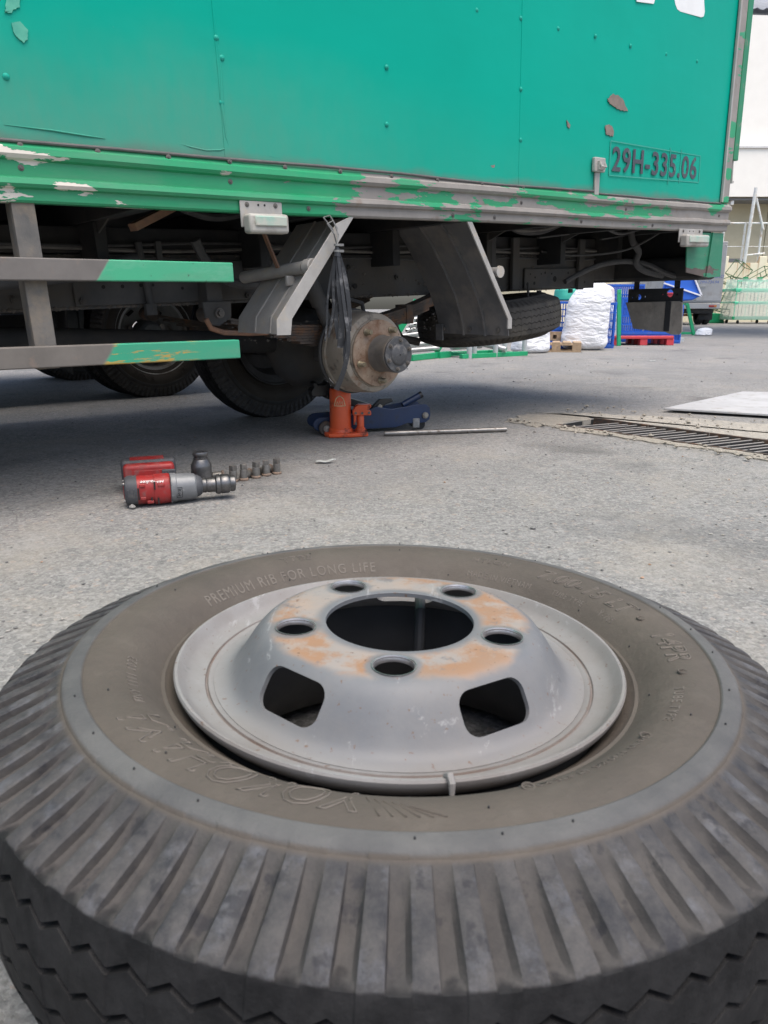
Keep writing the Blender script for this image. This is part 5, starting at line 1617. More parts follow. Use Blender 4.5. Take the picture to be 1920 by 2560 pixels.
# ------------------------------------------------------------------ second truck beyond, parked alongside
from mathutils import noise as mnoise
M['van_grey'] = simple('truck_grey', (0.33, 0.33, 0.32), (0.28, 0.28, 0.275), 2, 0.55, 0.0, (0.24, 0.225, 0.2), 4, 0.3)
M['tank_grey'] = simple('tank_grey', (0.17, 0.185, 0.185), (0.12, 0.13, 0.132), 12, 0.5, 0.3)
M['rim_grey'] = simple('rim_grey', (0.32, 0.325, 0.31), (0.24, 0.245, 0.235), 14, 0.55, 0.0, (0.16, 0.14, 0.115), 12, 0.35)

tb = empty('grey_truck', (0.124, 2.553, 0.0), (0, 0, R(39.6)))
tag(tb, 'second truck with grey rear wheel parked alongside, seen beneath the green truck', 'truck')
Y2 = 2.14
bx('cargo_bed', M['van_grey'], tb, -5.5, 0.72, Y2, Y2 + 1.8, 0.80, 0.90, 0.01)
bx('cab', M['van_grey'], tb, -7.2, -5.6, Y2, Y2 + 1.8, 0.45, 2.1, 0.08)
bx('sill_rail', M['chassis'], tb, -5.5, 0.72, Y2 + 0.005, Y2 + 0.03, 0.70, 0.795, 0.004)
for y in (Y2 + 0.5, Y2 + 1.2):
    bx('chassis_rail', M['chassis_dark'], tb, -5.5, 0.70, y, y + 0.06, 0.52, 0.72, 0.003)
for x in (-1.6, -0.9, 0.5):
    bx('cross_bearer', M['chassis_dark'], tb, x, x + 0.06, Y2 + 0.04, Y2 + 1.76, 0.722, 0.797, 0.003)
bx('side_guard', M['chassis_dark'], tb, -3.4, -0.62, Y2 + 0.02, Y2 + 0.05, 0.46, 0.53, 0.004)
bx('locker', M['chassis_dark'], tb, -2.1, -0.95, Y2 + 0.32, Y2 + 0.75, 0.36, 0.715, 0.01)
my2 = Matrix.Rotation(PI / 2, 4, 'X')
rc = MB().lathe([(0.0, 0.03), (0.11, 0.028), (0.125, 0.02), (0.135, -0.02), (0.135, -0.10)], 40, Matrix.Translation((-0.60, Y2 + 0.20, 0.40)) @ my2).build('air_cleaner', M['tank_grey'], tb)
for k in range(8):
    a = k * PI / 4 + 0.2
    MB().bar((-0.60 + 0.02 * math.cos(a), Y2 + 0.170, 0.40 + 0.02 * math.sin(a)), (-0.60 + 0.12 * math.cos(a), Y2 + 0.172, 0.40 + 0.12 * math.sin(a)), 0.006, 0.008, (0, 1, 0)).build('cleaner_rib', M['tank_grey'], rc)
MB().lathe([(0.07, -0.10), (0.10, -0.08), (0.115, 0.02), (0.10, 0.06), (0.05, 0.07)], 24, Matrix.Translation((-0.40, Y2 + 0.26, 0.43)) @ Matrix.Rotation(PI / 2, 4, 'Y')).build('air_tank', M['tank_grey'], tb)
bx('tank_strap', M['tank_grey'], tb, -0.40, -0.37, Y2 + 0.13, Y2 + 0.18, 0.33, 0.56, 0.003)
ty3 = tyre_mesh('tyre_grey_truck', 1.0)
ty3.materials.append(M['tyre_dark'])
rim3 = MB().lathe([(0.2078, 0.080), (0.2040, 0.0805), (0.1975, 0.070), (0.186, 0.062), (0.172, 0.056), (0.166, 0.02), (0.158, -0.005), (0.150, -0.030), (0.132, -0.060), (0.118, -0.070), (0.072, -0.070), (0.070, -0.075)], 72).mesh('rim3')
rim3.materials.append(M['rim_grey'])
for j, y in enumerate((Y2 + 0.135, Y2 + 0.36, Y2 + 1.43, Y2 + 1.65)):
    w = empty('wheel')
    w.parent = tb
    w.location = (-0.015, y, 0.352)
    w.rotation_euler = (PI / 2, 0, 0)
    t3 = link('tyre', ty3, None, w)
    r3 = link('rim', rim3, None, w)
    r3.scale = (1.10, 1.10, 1.0)
    if j == 0:
        MB().lathe([(0.072, -0.075), (0.066, -0.03), (0.066, 0.03), (0.05, 0.045), (0.0, 0.047)], 32).build('hub', M['tank_grey'], w)
        for k in range(5):
            a = k * 2 * PI / 5 + 0.35
            MB().cyl((0.0985 * math.cos(a), 0.0985 * math.sin(a), -0.07), (0.0985 * math.cos(a), 0.0985 * math.sin(a), -0.035), 0.016, n=6).build('wheel_nut', M['steel'], w)
            a += PI / 5
            MB().box(-0.022, 0.022, -0.009, 0.009, -0.002, 0.002, Matrix.Translation((0.142 * math.cos(a), 0.142 * math.sin(a), -0.0405)) @ Matrix.Rotation(a + PI / 2, 4, 'Z') @ Matrix.Rotation(R(32), 4, 'X')).build('hand_hole', M['pit'], w, bevel=0.001)
        for txt, am in (('7.00-15', -112), ('76', -55)):
            me = text_mesh(txt, 0.036, 0, 0.0010, 'CENTER', 1.15)
            for v in me.vertices:
                x, yy, z = v.co
                a = R(am) + x / 0.25
                rr_ = 0.262 - yy
                v.co = (rr_ * math.cos(a), rr_ * math.sin(a), topz(rr_) + 0.001 + z)
            me.materials.append(M['tyre_dark'])
            link('raised_lettering', me, None, w)
bx('axle_tube', M['chassis_dark'], tb, -0.10, 0.0, Y2 + 0.45, Y2 + 1.4, 0.30, 0.40, 0.01)
fl_ = bx('mud_flap', M['chassis_dark'], tb, -0.50, -0.49, Y2 + 0.02, Y2 + 0.46, 0.20, 0.62, 0.003)
fr_ = MB()
for i in range(26):
    y = Y2 + 0.02 + 0.44 * i / 26
    fr_.box(-0.498, -0.492, y, y + 0.010, 0.155 + 0.008 * (i % 3), 0.199)
tag(fr_.build('flap_fringe', M['chassis_dark'], fl_), kind='stuff')

# ------------------------------------------------------------------ clutter on the far side of the yard
M['conv_green'] = simple('conveyor_green', (0.006, 0.29, 0.115), (0.01, 0.33, 0.14), 6, 0.4, 0.0, (0.02, 0.2, 0.1), 20, 0.2)
M['roller'] = simple('roller_zinc', (0.50, 0.51, 0.51), (0.40, 0.41, 0.41), 30, 0.35, 0.6)
M['post_grey'] = simple('post_grey', (0.42, 0.44, 0.45), (0.36, 0.38, 0.39), 10, 0.5)
M['crate_blue'] = simple('crate_blue', (0.012, 0.095, 0.46), (0.016, 0.115, 0.52), 5, 0.45, 0.0, (0.06, 0.13, 0.40), 12, 0.2)
M['red_plastic'] = simple('red_plastic', (0.58, 0.045, 0.055), (0.52, 0.05, 0.06), 6, 0.5)
M['cardwood'] = simple('pallet_wood', (0.42, 0.30, 0.19), (0.33, 0.235, 0.15), 20, 0.8, 0.0, (0.25, 0.18, 0.12), 14, 0.3)
M['teal_bag'] = simple('teal_bag', (0.025, 0.31, 0.235), (0.03, 0.36, 0.28), 8, 0.5)
M['bluecloth'] = simple('blue_cloth', (0.02, 0.13, 0.58), (0.02, 0.11, 0.50), 6, 0.6)
M['white_edge'] = simple('white_edge', (0.78, 0.78, 0.80), (0.7, 0.7, 0.72), 6, 0.6)
M['pinkbag'] = simple('cream_bag', (0.66, 0.57, 0.52), (0.72, 0.68, 0.66), 6, 0.6)


def mat_sack():
    t = NT('white_sack', 0.6, spec=0.3)
    col = t.mix(t.ramp(t.noise(6, 5), (0.3, 0), (0.7, 1)), (0.72, 0.73, 0.76), (0.80, 0.80, 0.81))
    fold = t.noise(7, 6, 0.55, t.map((1, 1, 2.6), rot=(0, 0.5, 0)), 0.5)
    n = t.bump(fold, 0.9, 0.05)
    return t.out(col, 0.6, None, t.bump(t.noise(160, 3), 0.15, 0.002, n))


M['sack'] = mat_sack()


def sack(name, mat, loc, w, d, h, seed, rz=0.0, lean=0.0, neck=0.35):
    nu, nv = 44, 40
    mb = MB()
    vs = []
    off = Vector((seed * 3.7, seed * 1.3, 0))
    for j in range(nv + 1):
        t_ = j / nv
        if t_ < 0.12:
            s_ = 0.78 + 0.22 * math.sin(t_ / 0.12 * PI / 2)
        elif t_ < 0.7:
            s_ = 1.0 - 0.10 * (t_ - 0.12) / 0.58
        else:
            q = (t_ - 0.7) / 0.3
            s_ = 0.90 - (0.90 - neck) * q * q
        if j == 0: s_ = 0.5
        for i in range(nu):
            a = 2 * PI * i / nu
            c, s2 = math.cos(a), math.sin(a)
            e = 0.72
            x = w / 2 * s_ * math.copysign(abs(c) ** e, c)
            y = d / 2 * s_ * math.copysign(abs(s2) ** e, s2)
            z = h * t_
            p = Vector((x, y, z))
            nn = mnoise.noise(p * 5 + off) * 0.05 + mnoise.noise(Vector((p.x * 9 + p.z * 4, p.y * 9, p.z * 16)) + off) * 0.028
            k = 1 + nn * min(w, d) / 0.35
            vs.append((x * k + lean * t_ * t_, y * k, max(0.0, z * (1 + 0.03 * mnoise.noise(p * 7 + off)))))
    fs = []
    for j in range(nv):
        fs += [(j * nu + i, j * nu + (i + 1) % nu, (j + 1) * nu + (i + 1) % nu, (j + 1) * nu + i) for i in range(nu)]
    fs += [tuple(range(nu))[::-1], tuple(range(nv * nu, (nv + 1) * nu))]
    return mb.add(vs, fs).build(name, mat, None, loc=loc, rot=(0, 0, rz), angle=60)


def crate(name, loc, w, d, h, rz, label, rows=4, mat='crate_blue', open_=0.5):
    c = empty(name, loc, (0, 0, rz))
    tag(c, label, 'crate')
    t = 0.022
    m = M[mat]
    MB().box(-w / 2, w / 2, -d / 2, d / 2, 0.0, 0.02).build('base', m, c)
    for sx in (-1, 1):
        for sy in (-1, 1):
            MB().box(sx * w / 2 - (t if sx > 0 else 0), sx * w / 2 + (t if sx < 0 else 0), sy * d / 2 - (t if sy > 0 else 0), sy * d / 2 + (t if sy < 0 else 0), 0.02, h).build('corner_post', m, c, bevel=0.004)
    bands = [0.02 + (h - 0.05) * k / rows for k in range(rows + 1)]
    for z in bands:
        hh = 0.028 if z == bands[-1] or z == bands[0] else 0.012
        b = MB()
        for sy in (-1, 1):
            y = sy * (d / 2 - 0.004)
            b.box(-w / 2 + t, w / 2 - t, y - 0.010, y + 0.010, z, z + hh)
        for sx in (-1, 1):
            x = sx * (w / 2 - 0.004)
            b.box(x - 0.010, x + 0.010, -d / 2 + t, d / 2 - t, z, z + hh)
        b.build('band', m, c)
    lat = MB()
    p = 0.030
    n = int((w - 2 * t) / p)
    for i in range(1, n):
        x = -w / 2 + t + (w - 2 * t) * i / n
        for sy in (-1, 1):
            y = sy * (d / 2 - 0.006)
            lat.box(x - 0.005, x + 0.005, y - 0.005, y + 0.005, 0.02, h - 0.02)
    n = int((d - 2 * t) / p)
    for i in range(1, n):
        y = -d / 2 + t + (d - 2 * t) * i / n
        for sx in (-1, 1):
            x = sx * (w / 2 - 0.006)
            lat.box(x - 0.005, x + 0.005, y - 0.005, y + 0.005, 0.02, h - 0.02)
    tag(lat.build('lattice', m, c), kind='stuff')
    return c


crate('blue_tray', (2.12, 9.34, 0), 0.48, 0.40, 0.105, 0.2, 'low blue plastic tray beneath the upper wooden pallet', 1)


def pallet(name, loc, w, d, h, rz, label):
    p = empty(name, loc, (0, 0, rz))
    tag(p, label, 'pallet', 'wooden pallets by the white sack')
    for k in range(5):
        x = -w / 2 + (w - 0.09) * k / 4
        MB().box(x, x + 0.09, -d / 2, d / 2, h - 0.018, h).build('deck_board', M['cardwood'], p, bevel=0.002)
    for k in range(3):
        y = -d / 2 + (d - 0.08) * k / 2
        MB().box(-w / 2, w / 2, y, y + 0.08, 0, 0.016).build('bottom_board', M['cardwood'], p, bevel=0.002)
        MB().box(-w / 2, w / 2, y, y + 0.08, h - 0.036, h - 0.019).build('stringer', M['cardwood'], p, bevel=0.002)
        for q in range(3):
            x = -w / 2 + (w - 0.10) * q / 2
            MB().box(x, x + 0.10, y, y + 0.08, 0.017, h - 0.037).build('block', M['cardwood'], p, bevel=0.002)
    return p


pallet('wooden_pallet', (2.02, 8.80, 0), 0.56, 0.42, 0.110, -0.22, 'lower wooden pallet lying on the ground against the white sack')
pallet('wooden_pallet', (2.13, 9.34, 0.108), 0.40, 0.34, 0.100, 0.15, 'upper wooden pallet resting on the blue tray')
crate('blue_crate', (2.22, 9.42, 0.209), 0.34, 0.30, 0.36, 0.1, 'narrow blue crate standing on the upper wooden pallet', 4)
o = sack('teal_bag', M['teal_bag'], (2.26, 9.42, 0.572), 0.33, 0.28, 0.16, 3, 0.3, 0.0, 0.6)
tag(o, 'crumpled teal plastic bag lying on top of the narrow blue crate', 'bag')
o = sack('white_sack', M['sack'], (2.42, 9.10, 0), 0.54, 0.42, 0.80, 1, -0.15, 0.08, 0.30)
tag(o, 'big white woven sack standing between wooden pallet and blue crate', 'sack')
o = sack('white_sack', M['sack'], (1.66, 8.50, 0), 0.42, 0.36, 0.36, 5, 0.4, 0.0, 0.5)
tag(o, 'small slumped white sack to the left of the lower wooden pallet', 'sack')
o = sack('cream_bag', M['pinkbag'], (2.98, 10.55, 0.50), 0.44, 0.34, 0.32, 9, 0.2, -0.04, 0.22)
tag(o, 'pale cream plastic bag on a crate behind the big white sack', 'bag')
crate('blue_crate', (2.98, 10.55, 0), 0.46, 0.40, 0.50, 0.1, 'blue crate under the cream bag, behind the big white sack', 4)
crate('blue_crate', (2.80, 9.62, 0), 0.26, 0.42, 0.555, -0.25, 'tall blue crate standing on the ground right of the big white sack', 5)
o = sack('striped_sack', M['sack'], (3.13, 10.4, 0), 0.22, 0.3, 0.52, 12, 0.0, 0.02, 0.5)
tag(o, 'thin white sack squeezed between the tall blue crate and the red pallet', 'sack')
# red pallet with a wide crate
rp_ = empty('plastic_pallet', (3.50, 10.42, 0), (0, 0, 0.02))
tag(rp_, 'red plastic pallet on the ground carrying the wide blue crate', 'pallet')
MB().box(-0.40, 0.40, -0.30, 0.30, 0.085, 0.125).build('deck', M['red_plastic'], rp_, bevel=0.008)
for x in (-0.36, 0.0, 0.36):
    for y in (-0.24, 0.0, 0.24):
        MB().box(x - 0.05, x + 0.05, y - 0.05, y + 0.05, 0.0, 0.085).build('foot', M['red_plastic'], rp_, bevel=0.006)
crate('blue_crate', (3.56, 10.45, 0.127), 0.76, 0.52, 0.50, 0.02, 'wide blue crate standing on the red plastic pallet', 4)
crate('blue_crate', (4.02, 10.88, 0), 0.40, 0.42, 0.53, -0.06, 'blue crate on the ground at the right end of the red pallet', 5)
crate('blue_crate', (3.52, 11.35, 0), 0.60, 0.40, 0.40, 0.0, 'bottom blue crate of the stack behind the wide crate', 3)
crate('blue_crate', (3.50, 11.35, 0.402), 0.60, 0.40, 0.42, 0.05, 'top blue crate of the stack behind the wide crate', 3)
rt = MB().lathe([(0.10, 0.0), (0.12, 0.02), (0.15, 0.16), (0.165, 0.17), (0.165, 0.185), (0.145, 0.18), (0.11, 0.02), (0.0, 0.015)], 24).build('red_bucket', M['red_plastic'], None, loc=(3.98, 10.86, 0.51))
tag(rt, 'red plastic bucket on the rightmost blue crate', 'bucket')
um = empty('blue_canopy', (4.38, 11.4, 0))
tag(um, 'folded blue cloth parasol with white trim behind the rightmost crate', 'parasol')
MB().prism([(-0.16, 1.05), (0.10, 1.10), (0.34, 0.66), (0.22, 0.60), (-0.02, 0.58), (-0.24, 0.68)], -0.05, 0.05, 'y').build('cloth', M['bluecloth'], um, bevel=0.02)
MB().bar((0.10, -0.06, 1.10), (0.34, -0.06, 0.66), 0.03, 0.02).build('white_trim', M['white_edge'], um)
MB().bar((-0.24, -0.06, 0.84), (0.34, -0.06, 0.66), 0.03, 0.02).build('white_trim', M['white_edge'], um)
MB().cyl((0, 0, 0), (0, 0, 1.1), 0.018, n=12).build('pole', M['post_grey'], um)
MB().cyl((0, 0, 0), (0, 0, 0.05), 0.16, n=24).build('foot', M['post_grey'], um)
o = MB().bar((3.13, 10.0, 0.0), (3.09, 10.05, 0.72), 0.05, 0.04, (0, 1, 0)).build('green_post', M['conv_green'], bevel=0.004)
tag(o, 'upright green steel post leaning between two blue crates', 'post')
gs = empty('green_stand', (5.62, 13.8, 0))
tag(gs, 'green steel trestle with white rag at its foot, right of the blue crates', 'trestle')
MB().bar((-0.12, 0, 0.55), (0.06, 0, 0.0), 0.05, 0.05, (0, 1, 0)).build('leg', M['conv_green'], gs)
MB().bar((-0.16, 0.3, 0.55), (-0.26, 0.3, 0.0), 0.05, 0.05, (0, 1, 0)).build('leg', M['conv_green'], gs)
MB().bar((-0.26, 0.02, 0.04), (0.12, 0.02, 0.04), 0.05, 0.04).build('foot_bar', M['conv_green'], gs)
MB().bar((-0.14, -0.05, 0.55), (-0.14, 0.35, 0.55), 0.05, 0.04).build('top_bar', M['conv_green'], gs)
o = sack('white_rag', M['sack'], (5.83, 13.75, 0), 0.3, 0.22, 0.14, 15, 0.4, 0.05, 0.2)
tag(o, 'crumpled white rag on the ground beside the green trestle', 'rag')

# roller conveyor sections
ca = empty('roller_conveyor', (0.36, 7.55, 0), (0, 0, R(8)))
tag(ca, 'green roller conveyor bed tipped on edge, seen past the brake drum', 'conveyor')
for i in range(9):
    k = i / 8
    MB().cyl((-0.28 + 0.30 * k, 0.05, 0.06 + 0.42 * k), (0.20 + 0.30 * k, -0.02 + 0.05 * k, 0.10 + 0.48 * k), 0.025, n=16).build('roller', M['roller'], ca)
MB().bar((-0.36, 0.06, -0.0 + 0.03), (-0.02, 0.06, 0.56), 0.03, 0.07, (1, 0, 0.3)).build('side_rail', M['conv_green'], ca)
MB().bar((0.16, 0.0, 0.06), (0.52, 0.0, 0.62), 0.03, 0.07, (1, 0, 0.3)).build('side_rail', M['conv_green'], ca)
MB().bar((-0.16, -0.42, 0.030), (0.25, 0.06, 0.030), 0.04, 0.055).build('base_beam', M['conv_green'], ca, bevel=0.002)
MB().bar((0.18, -0.06, 0.030), (0.33, 0.10, 0.030), 0.05, 0.064).build('joint_plate', M['conv_green'], ca, bevel=0.002)
cb = empty('roller_conveyor', (1.15, 7.72, 0), (0, 0, R(34)))
tag(cb, 'green conveyor base frame with grey uprights standing below the spare wheel', 'conveyor')
MB().bar((-0.46, 0, 0.022), (0.44, 0, 0.022), 0.05, 0.044).build('base_beam', M['conv_green'], cb, bevel=0.002)
MB().bar((-0.46, 0.40, 0.022), (0.44, 0.40, 0.022), 0.05, 0.044).build('base_beam', M['conv_green'], cb, bevel=0.002)
for x in (-0.30, 0.26):
    MB().bar((x, 0.03, 0.03), (x, 0.37, 0.03), 0.04, 0.03).build('cross_beam', M['conv_green'], cb)
for x, y in ((-0.36, -0.01), (-0.27, 0.02), (0.0, 0.0), (0.20, 0.08), (0.43, 0.02)):
    MB().cyl((x, y, 0.0), (x, y, 0.55 if x < 0.4 else 0.62), 0.026, n=16).build('upright', M['post_grey'], cb)
MB().cyl((-0.10, 0.30, 0.16), (0.10, -0.05, 0.075), 0.030, n=16).build('roller', M['roller'], cb)
MB().cyl((-0.42, 0.2, 0.10), (0.02, 0.25, 0.10), 0.025, n=16).build('roller', M['roller'], cb)

# ------------------------------------------------------------------ small grey van far behind
M['van_body'] = simple('van_body', (0.40, 0.41, 0.42), (0.35, 0.36, 0.37), 2, 0.5, 0.0, (0.32, 0.31, 0.3), 3, 0.3)
M['van_blue'] = simple('van_lettering', (0.10, 0.16, 0.42), (0.12, 0.18, 0.45), 10, 0.6)
M['lamp_red'] = simple('lamp_red', (0.34, 0.03, 0.03), (0.28, 0.03, 0.03), 6, 0.35)
M['lamp_amber'] = simple('lamp_amber', (0.52, 0.20, 0.04), (0.5, 0.18, 0.04), 6, 0.35)
M['plain_tyre'] = simple('plain_tyre', (0.025, 0.025, 0.026), (0.035, 0.034, 0.033), 10, 0.8)
van = empty('delivery_van', (9.02, 22.1, 0), (0, 0, R(-3)))
tag(van, 'small grey box van with blue lettering parked far off, rear doors toward us', 'van')
bx('box_body', M['van_body'], van, -0.80, 0.76, 0.02, 3.2, 0.62, 2.3, 0.02)
for x0, x1 in ((-0.78, -0.035), (-0.025, 0.74)):
    d = bx('rear_door', M['van_body'], van, x0, x1, 0.0, 0.018, 0.68, 2.22, 0.006)
    MB().bar((x0 + (0.70 if x0 < -0.5 else 0.06), -0.015, 0.68), (x0 + (0.70 if x0 < -0.5 else 0.06), -0.015, 2.2), 0.025, 0.025, (0, 1, 0)).build('lock_bar', M['post_grey'], d)
bx('door_handle', M['post_grey'], van, 0.08, 0.26, -0.03, -0.012, 1.07, 1.09)
bx('bumper', M['van_body'], van, -0.80, 0.72, -0.03, 0.0, 0.46, 0.61, 0.01)
for x in (0.40, -0.66):
    bx('tail_lamp', M['lamp_red'], van, x, x + 0.15, -0.04, -0.031, 0.50, 0.56, 0.005)
    bx('indicator', M['lamp_amber'], van, x + 0.155, x + 0.22, -0.04, -0.031, 0.50, 0.56, 0.005)
bx('chassis', M['chassis_dark'], van, -0.55, 0.55, 0.1, 4.4, 0.32, 0.455, 0.01)
bx('cab', M['van_body'], van, -0.75, 0.75, 3.25, 4.6, 0.40, 1.85, 0.06)
bx('axle', M['lamp_amber'], van, -0.5, 0.2, 0.6, 0.68, 0.24, 0.31, 0.01)
for x in (-0.70, -0.50, 0.30, 0.50):
    MB().lathe([(0.14, -0.08), (0.26, -0.08), (0.29, -0.05), (0.29, 0.05), (0.26, 0.08), (0.14, 0.08)], 32, Matrix.Translation((x + 0.08, 0.65, 0.29)) @ Matrix.Rotation(PI / 2, 4, 'Y')).build('tyre', M['plain_tyre'], van)
bx('mud_flap', M['chassis_dark'], van, 0.26, 0.66, 0.30, 0.31, 0.14, 0.44, 0.003)
for txt, z, sz, x in (('DV THU BAO', 1.31, 0.125, 0.36), ('29H-734.94', 1.16, 0.115, 0.34)):
    flat_text(txt, sz, Matrix.Translation((x, -0.002, z)) @ Matrix.Rotation(PI / 2, 4, 'X'), M['van_blue'], van, 'lettering')

# wrapped stack of green trolleys
M['film'] = NT('stretch_film', 0.25, 0.0, 0.5).out((0.86, 0.93, 0.90))
M['film'].node_tree.nodes['Principled BSDF'].inputs['Alpha'].default_value = 0.33
M['pale_green'] = simple('pale_green', (0.10, 0.62, 0.36), (0.14, 0.66, 0.42), 8, 0.5)
M['wire_green'] = simple('wire_green', (0.05, 0.13, 0.05), (0.09, 0.15, 0.06), 10, 0.6)
ts_ = empty('trolley_stack', (12.05, 24.1, 0), (0, 0, R(2)))
tag(ts_, 'film wrapped stack of green wire trolleys by the yellow wall', 'trolley stack')
for z, hh in ((0.12, 0.10), (0.62, 0.05), (0.98, 0.08)):
    MB().box(-1.20, 1.3, -0.45, 0.45, z, z + hh).build('deck', M['pale_green'] if z > 0.3 else M['conv_green'], ts_, bevel=0.01)
for z0, z1 in ((0.22, 0.62), (0.67, 0.98), (1.06, 1.30)):
    for i in range(22):
        x = -1.16 + 2.4 * i / 21
        MB().cyl((x, -0.43, z0), (x, -0.43, z1), 0.009, n=6).build('wire', M['wire_green'] if i % 3 else M['pale_green'], ts_)
    MB().bar((-1.18, -0.43, z1 - 0.02), (1.28, -0.43, z1 - 0.02), 0.02, 0.03).build('wire_rail', M['pale_green'], ts_)
for x in (-1.0, 0.0, 1.05):
    MB().cyl((x, -0.36, 0.055), (x + 0.04, -0.36, 0.055), 0.055, n=16).build('castor', M['plain_tyre'], ts_)
    MB().cyl((x, 0.36, 0.055), (x + 0.04, 0.36, 0.055), 0.055, n=16).build('castor', M['plain_tyre'], ts_)
fm_ = MB()
nn_ = 40
vs = []
for j in range(8):
    z = 0.13 + 1.22 * j / 7
    for i in range(nn_):
        a = 2 * PI * i / nn_
        c, s_ = math.cos(a), math.sin(a)
        k = 1.0 - 0.07 * (j / 7) + 0.012 * mnoise.noise(Vector((c * 4, s_ * 4, z * 7)))
        vs.append((0.03 + 1.30 * k * math.copysign(abs(c) ** 0.35, c), 0.52 * k * math.copysign(abs(s_) ** 0.35, s_), z))
fs = []
for j in range(7):
    fs += [(j * nn_ + i, j * nn_ + (i + 1) % nn_, (j + 1) * nn_ + (i + 1) % nn_, (j + 1) * nn_ + i) for i in range(nn_)]
fm_.add(vs, fs).build('stretch_film', M['film'], ts_)
for i in range(5):
    MB().box(-0.9 + 0.45 * i, -0.78 + 0.45 * i, -0.3, -0.2, 1.30, 1.40).build('clip', M['conv_green'], ts_)
o = MB().prism([(-0.35, 0.0), (0.30, 0.0), (0.22, 0.30), (-0.30, 0.34)], -0.15, 0.15, 'y').build('green_tarp', M['conv_green'], loc=(10.72, 24.6, 0), bevel=0.03)
tag(o, 'folded green tarpaulin on the ground between the grey van and the trolleys', 'tarpaulin')


# pile of bent wire display frames
def wire_box(name, loc, rot, sx, sy, sz, label, r=0.012, mid=True):
    e = empty(name, loc, rot)
    tag(e, label, 'wire frame', 'discarded wire frames')
    X, Y, Z = sx / 2, sy / 2, sz / 2
    seg = []
    for a in (-1, 1):
        for b in (-1, 1):
            seg += [((-X, a * Y, b * Z), (X, a * Y, b * Z)), ((a * X, -Y, b * Z), (a * X, Y, b * Z)), ((a * X, b * Y, -Z), (a * X, b * Y, Z))]
    if mid:
        seg += [((0, -Y, -Z), (0, -Y, Z)), ((-X, -Y, 0), (X, -Y, 0))]
    for p, q in seg:
        MB().cyl(p, q, r, n=6).build('rod', M['wire_green'], e)
    return e


wire_box('wire_frame', (11.62, 25.2, 1.62), (0.3, 0.5, 0.4), 0.50, 0.4, 0.5, 'topmost wire frame on the pile, tilted like a diamond', mid=False)
wire_box('wire_frame', (11.35, 25.1, 1.15), (0.2, -0.25, 0.5), 0.62, 0.5, 0.45, 'wire frame lying second from the top of the pile')
wire_box('wire_frame', (11.10, 25.0, 0.80), (0.15, 0.30, 0.3), 0.30, 0.4, 0.85, 'tall narrow wire frame leaning at the left of the pile')
wire_box('wire_frame', (11.85, 25.2, 1.22), (0.1, 0.15, 0.2), 0.7, 0.4, 0.32, 'flat wire frame resting behind the wrapped trolleys')
wire_box('wire_frame', (10.98, 25.0, 0.26), (0.0, 0.1, 0.2), 0.60, 0.4, 0.40, 'lowest wire frame, standing on the ground beside the van')
wire_box('wire_frame', (12.30, 25.25, 1.45), (0.2, -0.5, 0.1), 0.75, 0.3, 0.35, 'wire frame sticking up at the right end of the pile')

# weeds at the foot of the wall
M['weed'] = simple('weed', (0.09, 0.17, 0.035), (0.14, 0.22, 0.05), 10, 0.7)
wd = MB()
rw = random.Random(4)
for i in range(260):
    c = Vector((9.05 + rw.uniform(-0.35, 0.35), 25.0 + rw.uniform(-0.2, 0.2), rw.uniform(0.0, 0.22)))
    d = Vector((rw.uniform(-1, 1), rw.uniform(-1, 1), rw.uniform(0.2, 1))).normalized() * rw.uniform(0.05, 0.10)
    s_ = d.cross(Vector((rw.uniform(-1, 1), rw.uniform(-1, 1), 0.3))).normalized() * 0.022
    wd.add([c - s_, c + s_, c + d], [(0, 1, 2)])
tag(wd.build('weeds', M['weed'], smooth=False), 'low green weeds growing behind the grey van', 'weeds', kind='stuff')


# ------------------------------------------------------------------ wall, fence, warehouse, canopy
def mat_wall():
    t = NT('cream_render', 0.85, spec=0.2)
    x, y, z = t.xyz()
    col = t.mix(t.ramp(t.noise(1.3, 6), (0.3, 0), (0.7, 1)), (0.78, 0.70, 0.50), (0.84, 0.78, 0.62))
    run = t.noise(2.6, 6, 0.6, t.map((2.2, 1, 0.10)))
    f = t.math('MULTIPLY', t.step(run, 0.53, 0.66), t.step(z, 1.3, 2.0))
    col = t.mix(t.math('MULTIPLY', f, 0.85), col, (0.50, 0.25, 0.08))
    return t.out(col, 0.85, None, t.bump(t.noise(30, 5), 0.2, 0.01))


M['wall'] = mat_wall()
M['white_sheet'] = simple('white_sheet', (0.88, 0.85, 0.78), (0.85, 0.82, 0.75), 2, 0.6)
M['beige_sheet'] = simple('beige_sheet', (0.52, 0.47, 0.33), (0.48, 0.43, 0.30), 2, 0.6)
M['eave'] = simple('eave', (0.20, 0.20, 0.20), (0.17, 0.17, 0.17), 3, 0.7)
M['pipe_white'] = simple('pipe_white', (0.72, 0.72, 0.70), (0.6, 0.6, 0.58), 6, 0.5, 0.0, (0.45, 0.32, 0.2), 5, 0.25)
M['canopy'] = simple('canopy_sheet', (0.23, 0.25, 0.28), (0.19, 0.21, 0.24), 2, 0.6)

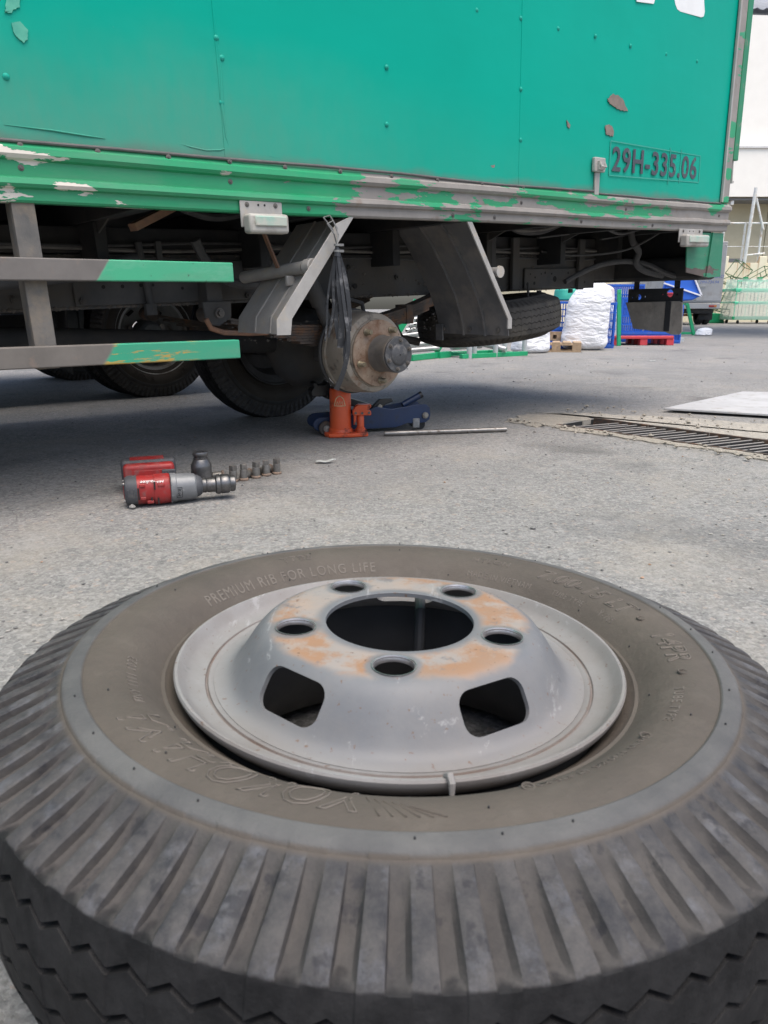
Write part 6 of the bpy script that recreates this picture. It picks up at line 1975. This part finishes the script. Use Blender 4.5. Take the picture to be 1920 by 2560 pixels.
wl = empty('boundary_wall', (14.0, 26.2, 0))
tag(wl, 'cream rendered boundary wall with rust streaks behind the trolleys', 'wall')
bx('wall_face', M['wall'], wl, -9.0, 16.0, 0.0, 0.2, 0.0, 1.95, 0.01)
for x in (-2.45, -1.15, 0.2, 1.5, 2.8):
    bx('pillar', M['wall'], wl, x - 0.13, x + 0.13, -0.03, 0.24, 0.0, 2.16, 0.02)
fe = empty('pipe_fence', (14.0, 26.3, 0))
tag(fe, 'white pipe fence with diagonal stays on top of the cream wall', 'fence')
for x, zt in ((-2.55, 3.25), (-1.85, 3.25), (-1.28, 3.25), (-0.5, 3.25), (0.3, 3.25)):
    MB().cyl((x, 0, 1.95), (x, 0, zt), 0.035, n=10).build('upright', M['pipe_white'], fe)
MB().cyl((-2.7, 0, 3.22), (6, 0, 3.22), 0.030, n=10).build('top_rail', M['pipe_white'], fe)
MB().cyl((-2.7, 0, 2.48), (6, 0, 2.48), 0.012, n=8).build('wire', M['pipe_white'], fe)
MB().cyl((-1.80, -0.15, 1.95), (-1.72, -0.15, 4.30), 0.055, n=14).build('mast', M['pipe_white'], fe)
MB().cyl((-1.62, -0.05, 4.0), (-1.25, -0.05, 3.0), 0.035, n=10).build('stay', M['pipe_white'], fe)
MB().cyl((-1.70, -0.05, 2.2), (-1.10, -0.05, 2.26), 0.03, n=10).build('stay', M['pipe_white'], fe)
wh = empty('warehouse', (17.0, 36.2, 0))
tag(wh, 'large warehouse with white upper cladding and beige lower wall behind the fence', 'warehouse')
for i in range(16):
    x = -14 + i * 2.2
    bx('wall_panel', M['beige_sheet'], wh, x, x + 2.17, 1.4, 1.5, 0.0, 5.4, 0.01)
for i in range(9):
    x = -14 + i * 4.0
    bx('fascia_panel', M['white_sheet'], wh, x, x + 3.97, 0.0, 0.12, 5.38, 7.40, 0.01)
    bx('upper_panel', M['white_sheet'], wh, x, x + 3.97, 0.30, 0.42, 7.50, 15.5, 0.01)
bx('drip_rail', M['pipe_white'], wh, -14, 22, -0.08, 0.30, 7.40, 7.50, 0.01)
bx('eave_soffit', M['eave'], wh, -14, 22, 0.13, 1.38, 5.25, 5.34, 0.01)
for i in range(5):
    bx('eave_bracket', M['pipe_white'], wh, -1.0 + i * 2.4, -0.86 + i * 2.4, 0.15, 1.38, 5.05, 5.24, 0.01)
bx('vent', M['eave'], wh, -0.8, 0.45, 1.36, 1.399, 2.62, 2.78, 0.004)
bx('hall', M['beige_sheet'], wh, -14, 22, 1.52, 20, 0.0, 15.4, 0.02)
# corrugated canopy edge nearer by
cn = empty('canopy_roof', (5.13, 12.0, 4.60))
tag(cn, 'grey corrugated sheet canopy roof high at the right edge', 'canopy')
nx = 160
vs = []
for j in range(2):
    for i in range(nx + 1):
        x = 0.02 + 7.0 * i / nx
        zz = 0.018 * math.sin(2 * PI * x / 0.076 * 0.5)
        vs.append((x, j * 7.0 - 0.06 * x, -0.03 * x + zz + j * 2.9))
fs = [(i, i + 1, nx + 2 + i, nx + 1 + i) for i in range(nx)]
o = MB().add(vs, fs).build('corrugated_sheet', M['canopy'], cn, angle=80)
so = o.modifiers.new('solid', 'SOLIDIFY')
so.thickness = 0.004
MB().bar((0.3, 1.0, 0.33), (7.0, 1.0, 0.13), 0.06, 0.10).build('purlin', M['canopy'], cn)
MB().cyl((6.5, 1.0, 0.1), (6.5, 1.0, -4.55), 0.08, n=16).build('column', M['canopy'], cn)
MB().cyl((6.5, 6.5, 1.6), (6.5, 6.5, -4.55), 0.08, n=16).build('column', M['canopy'], cn)
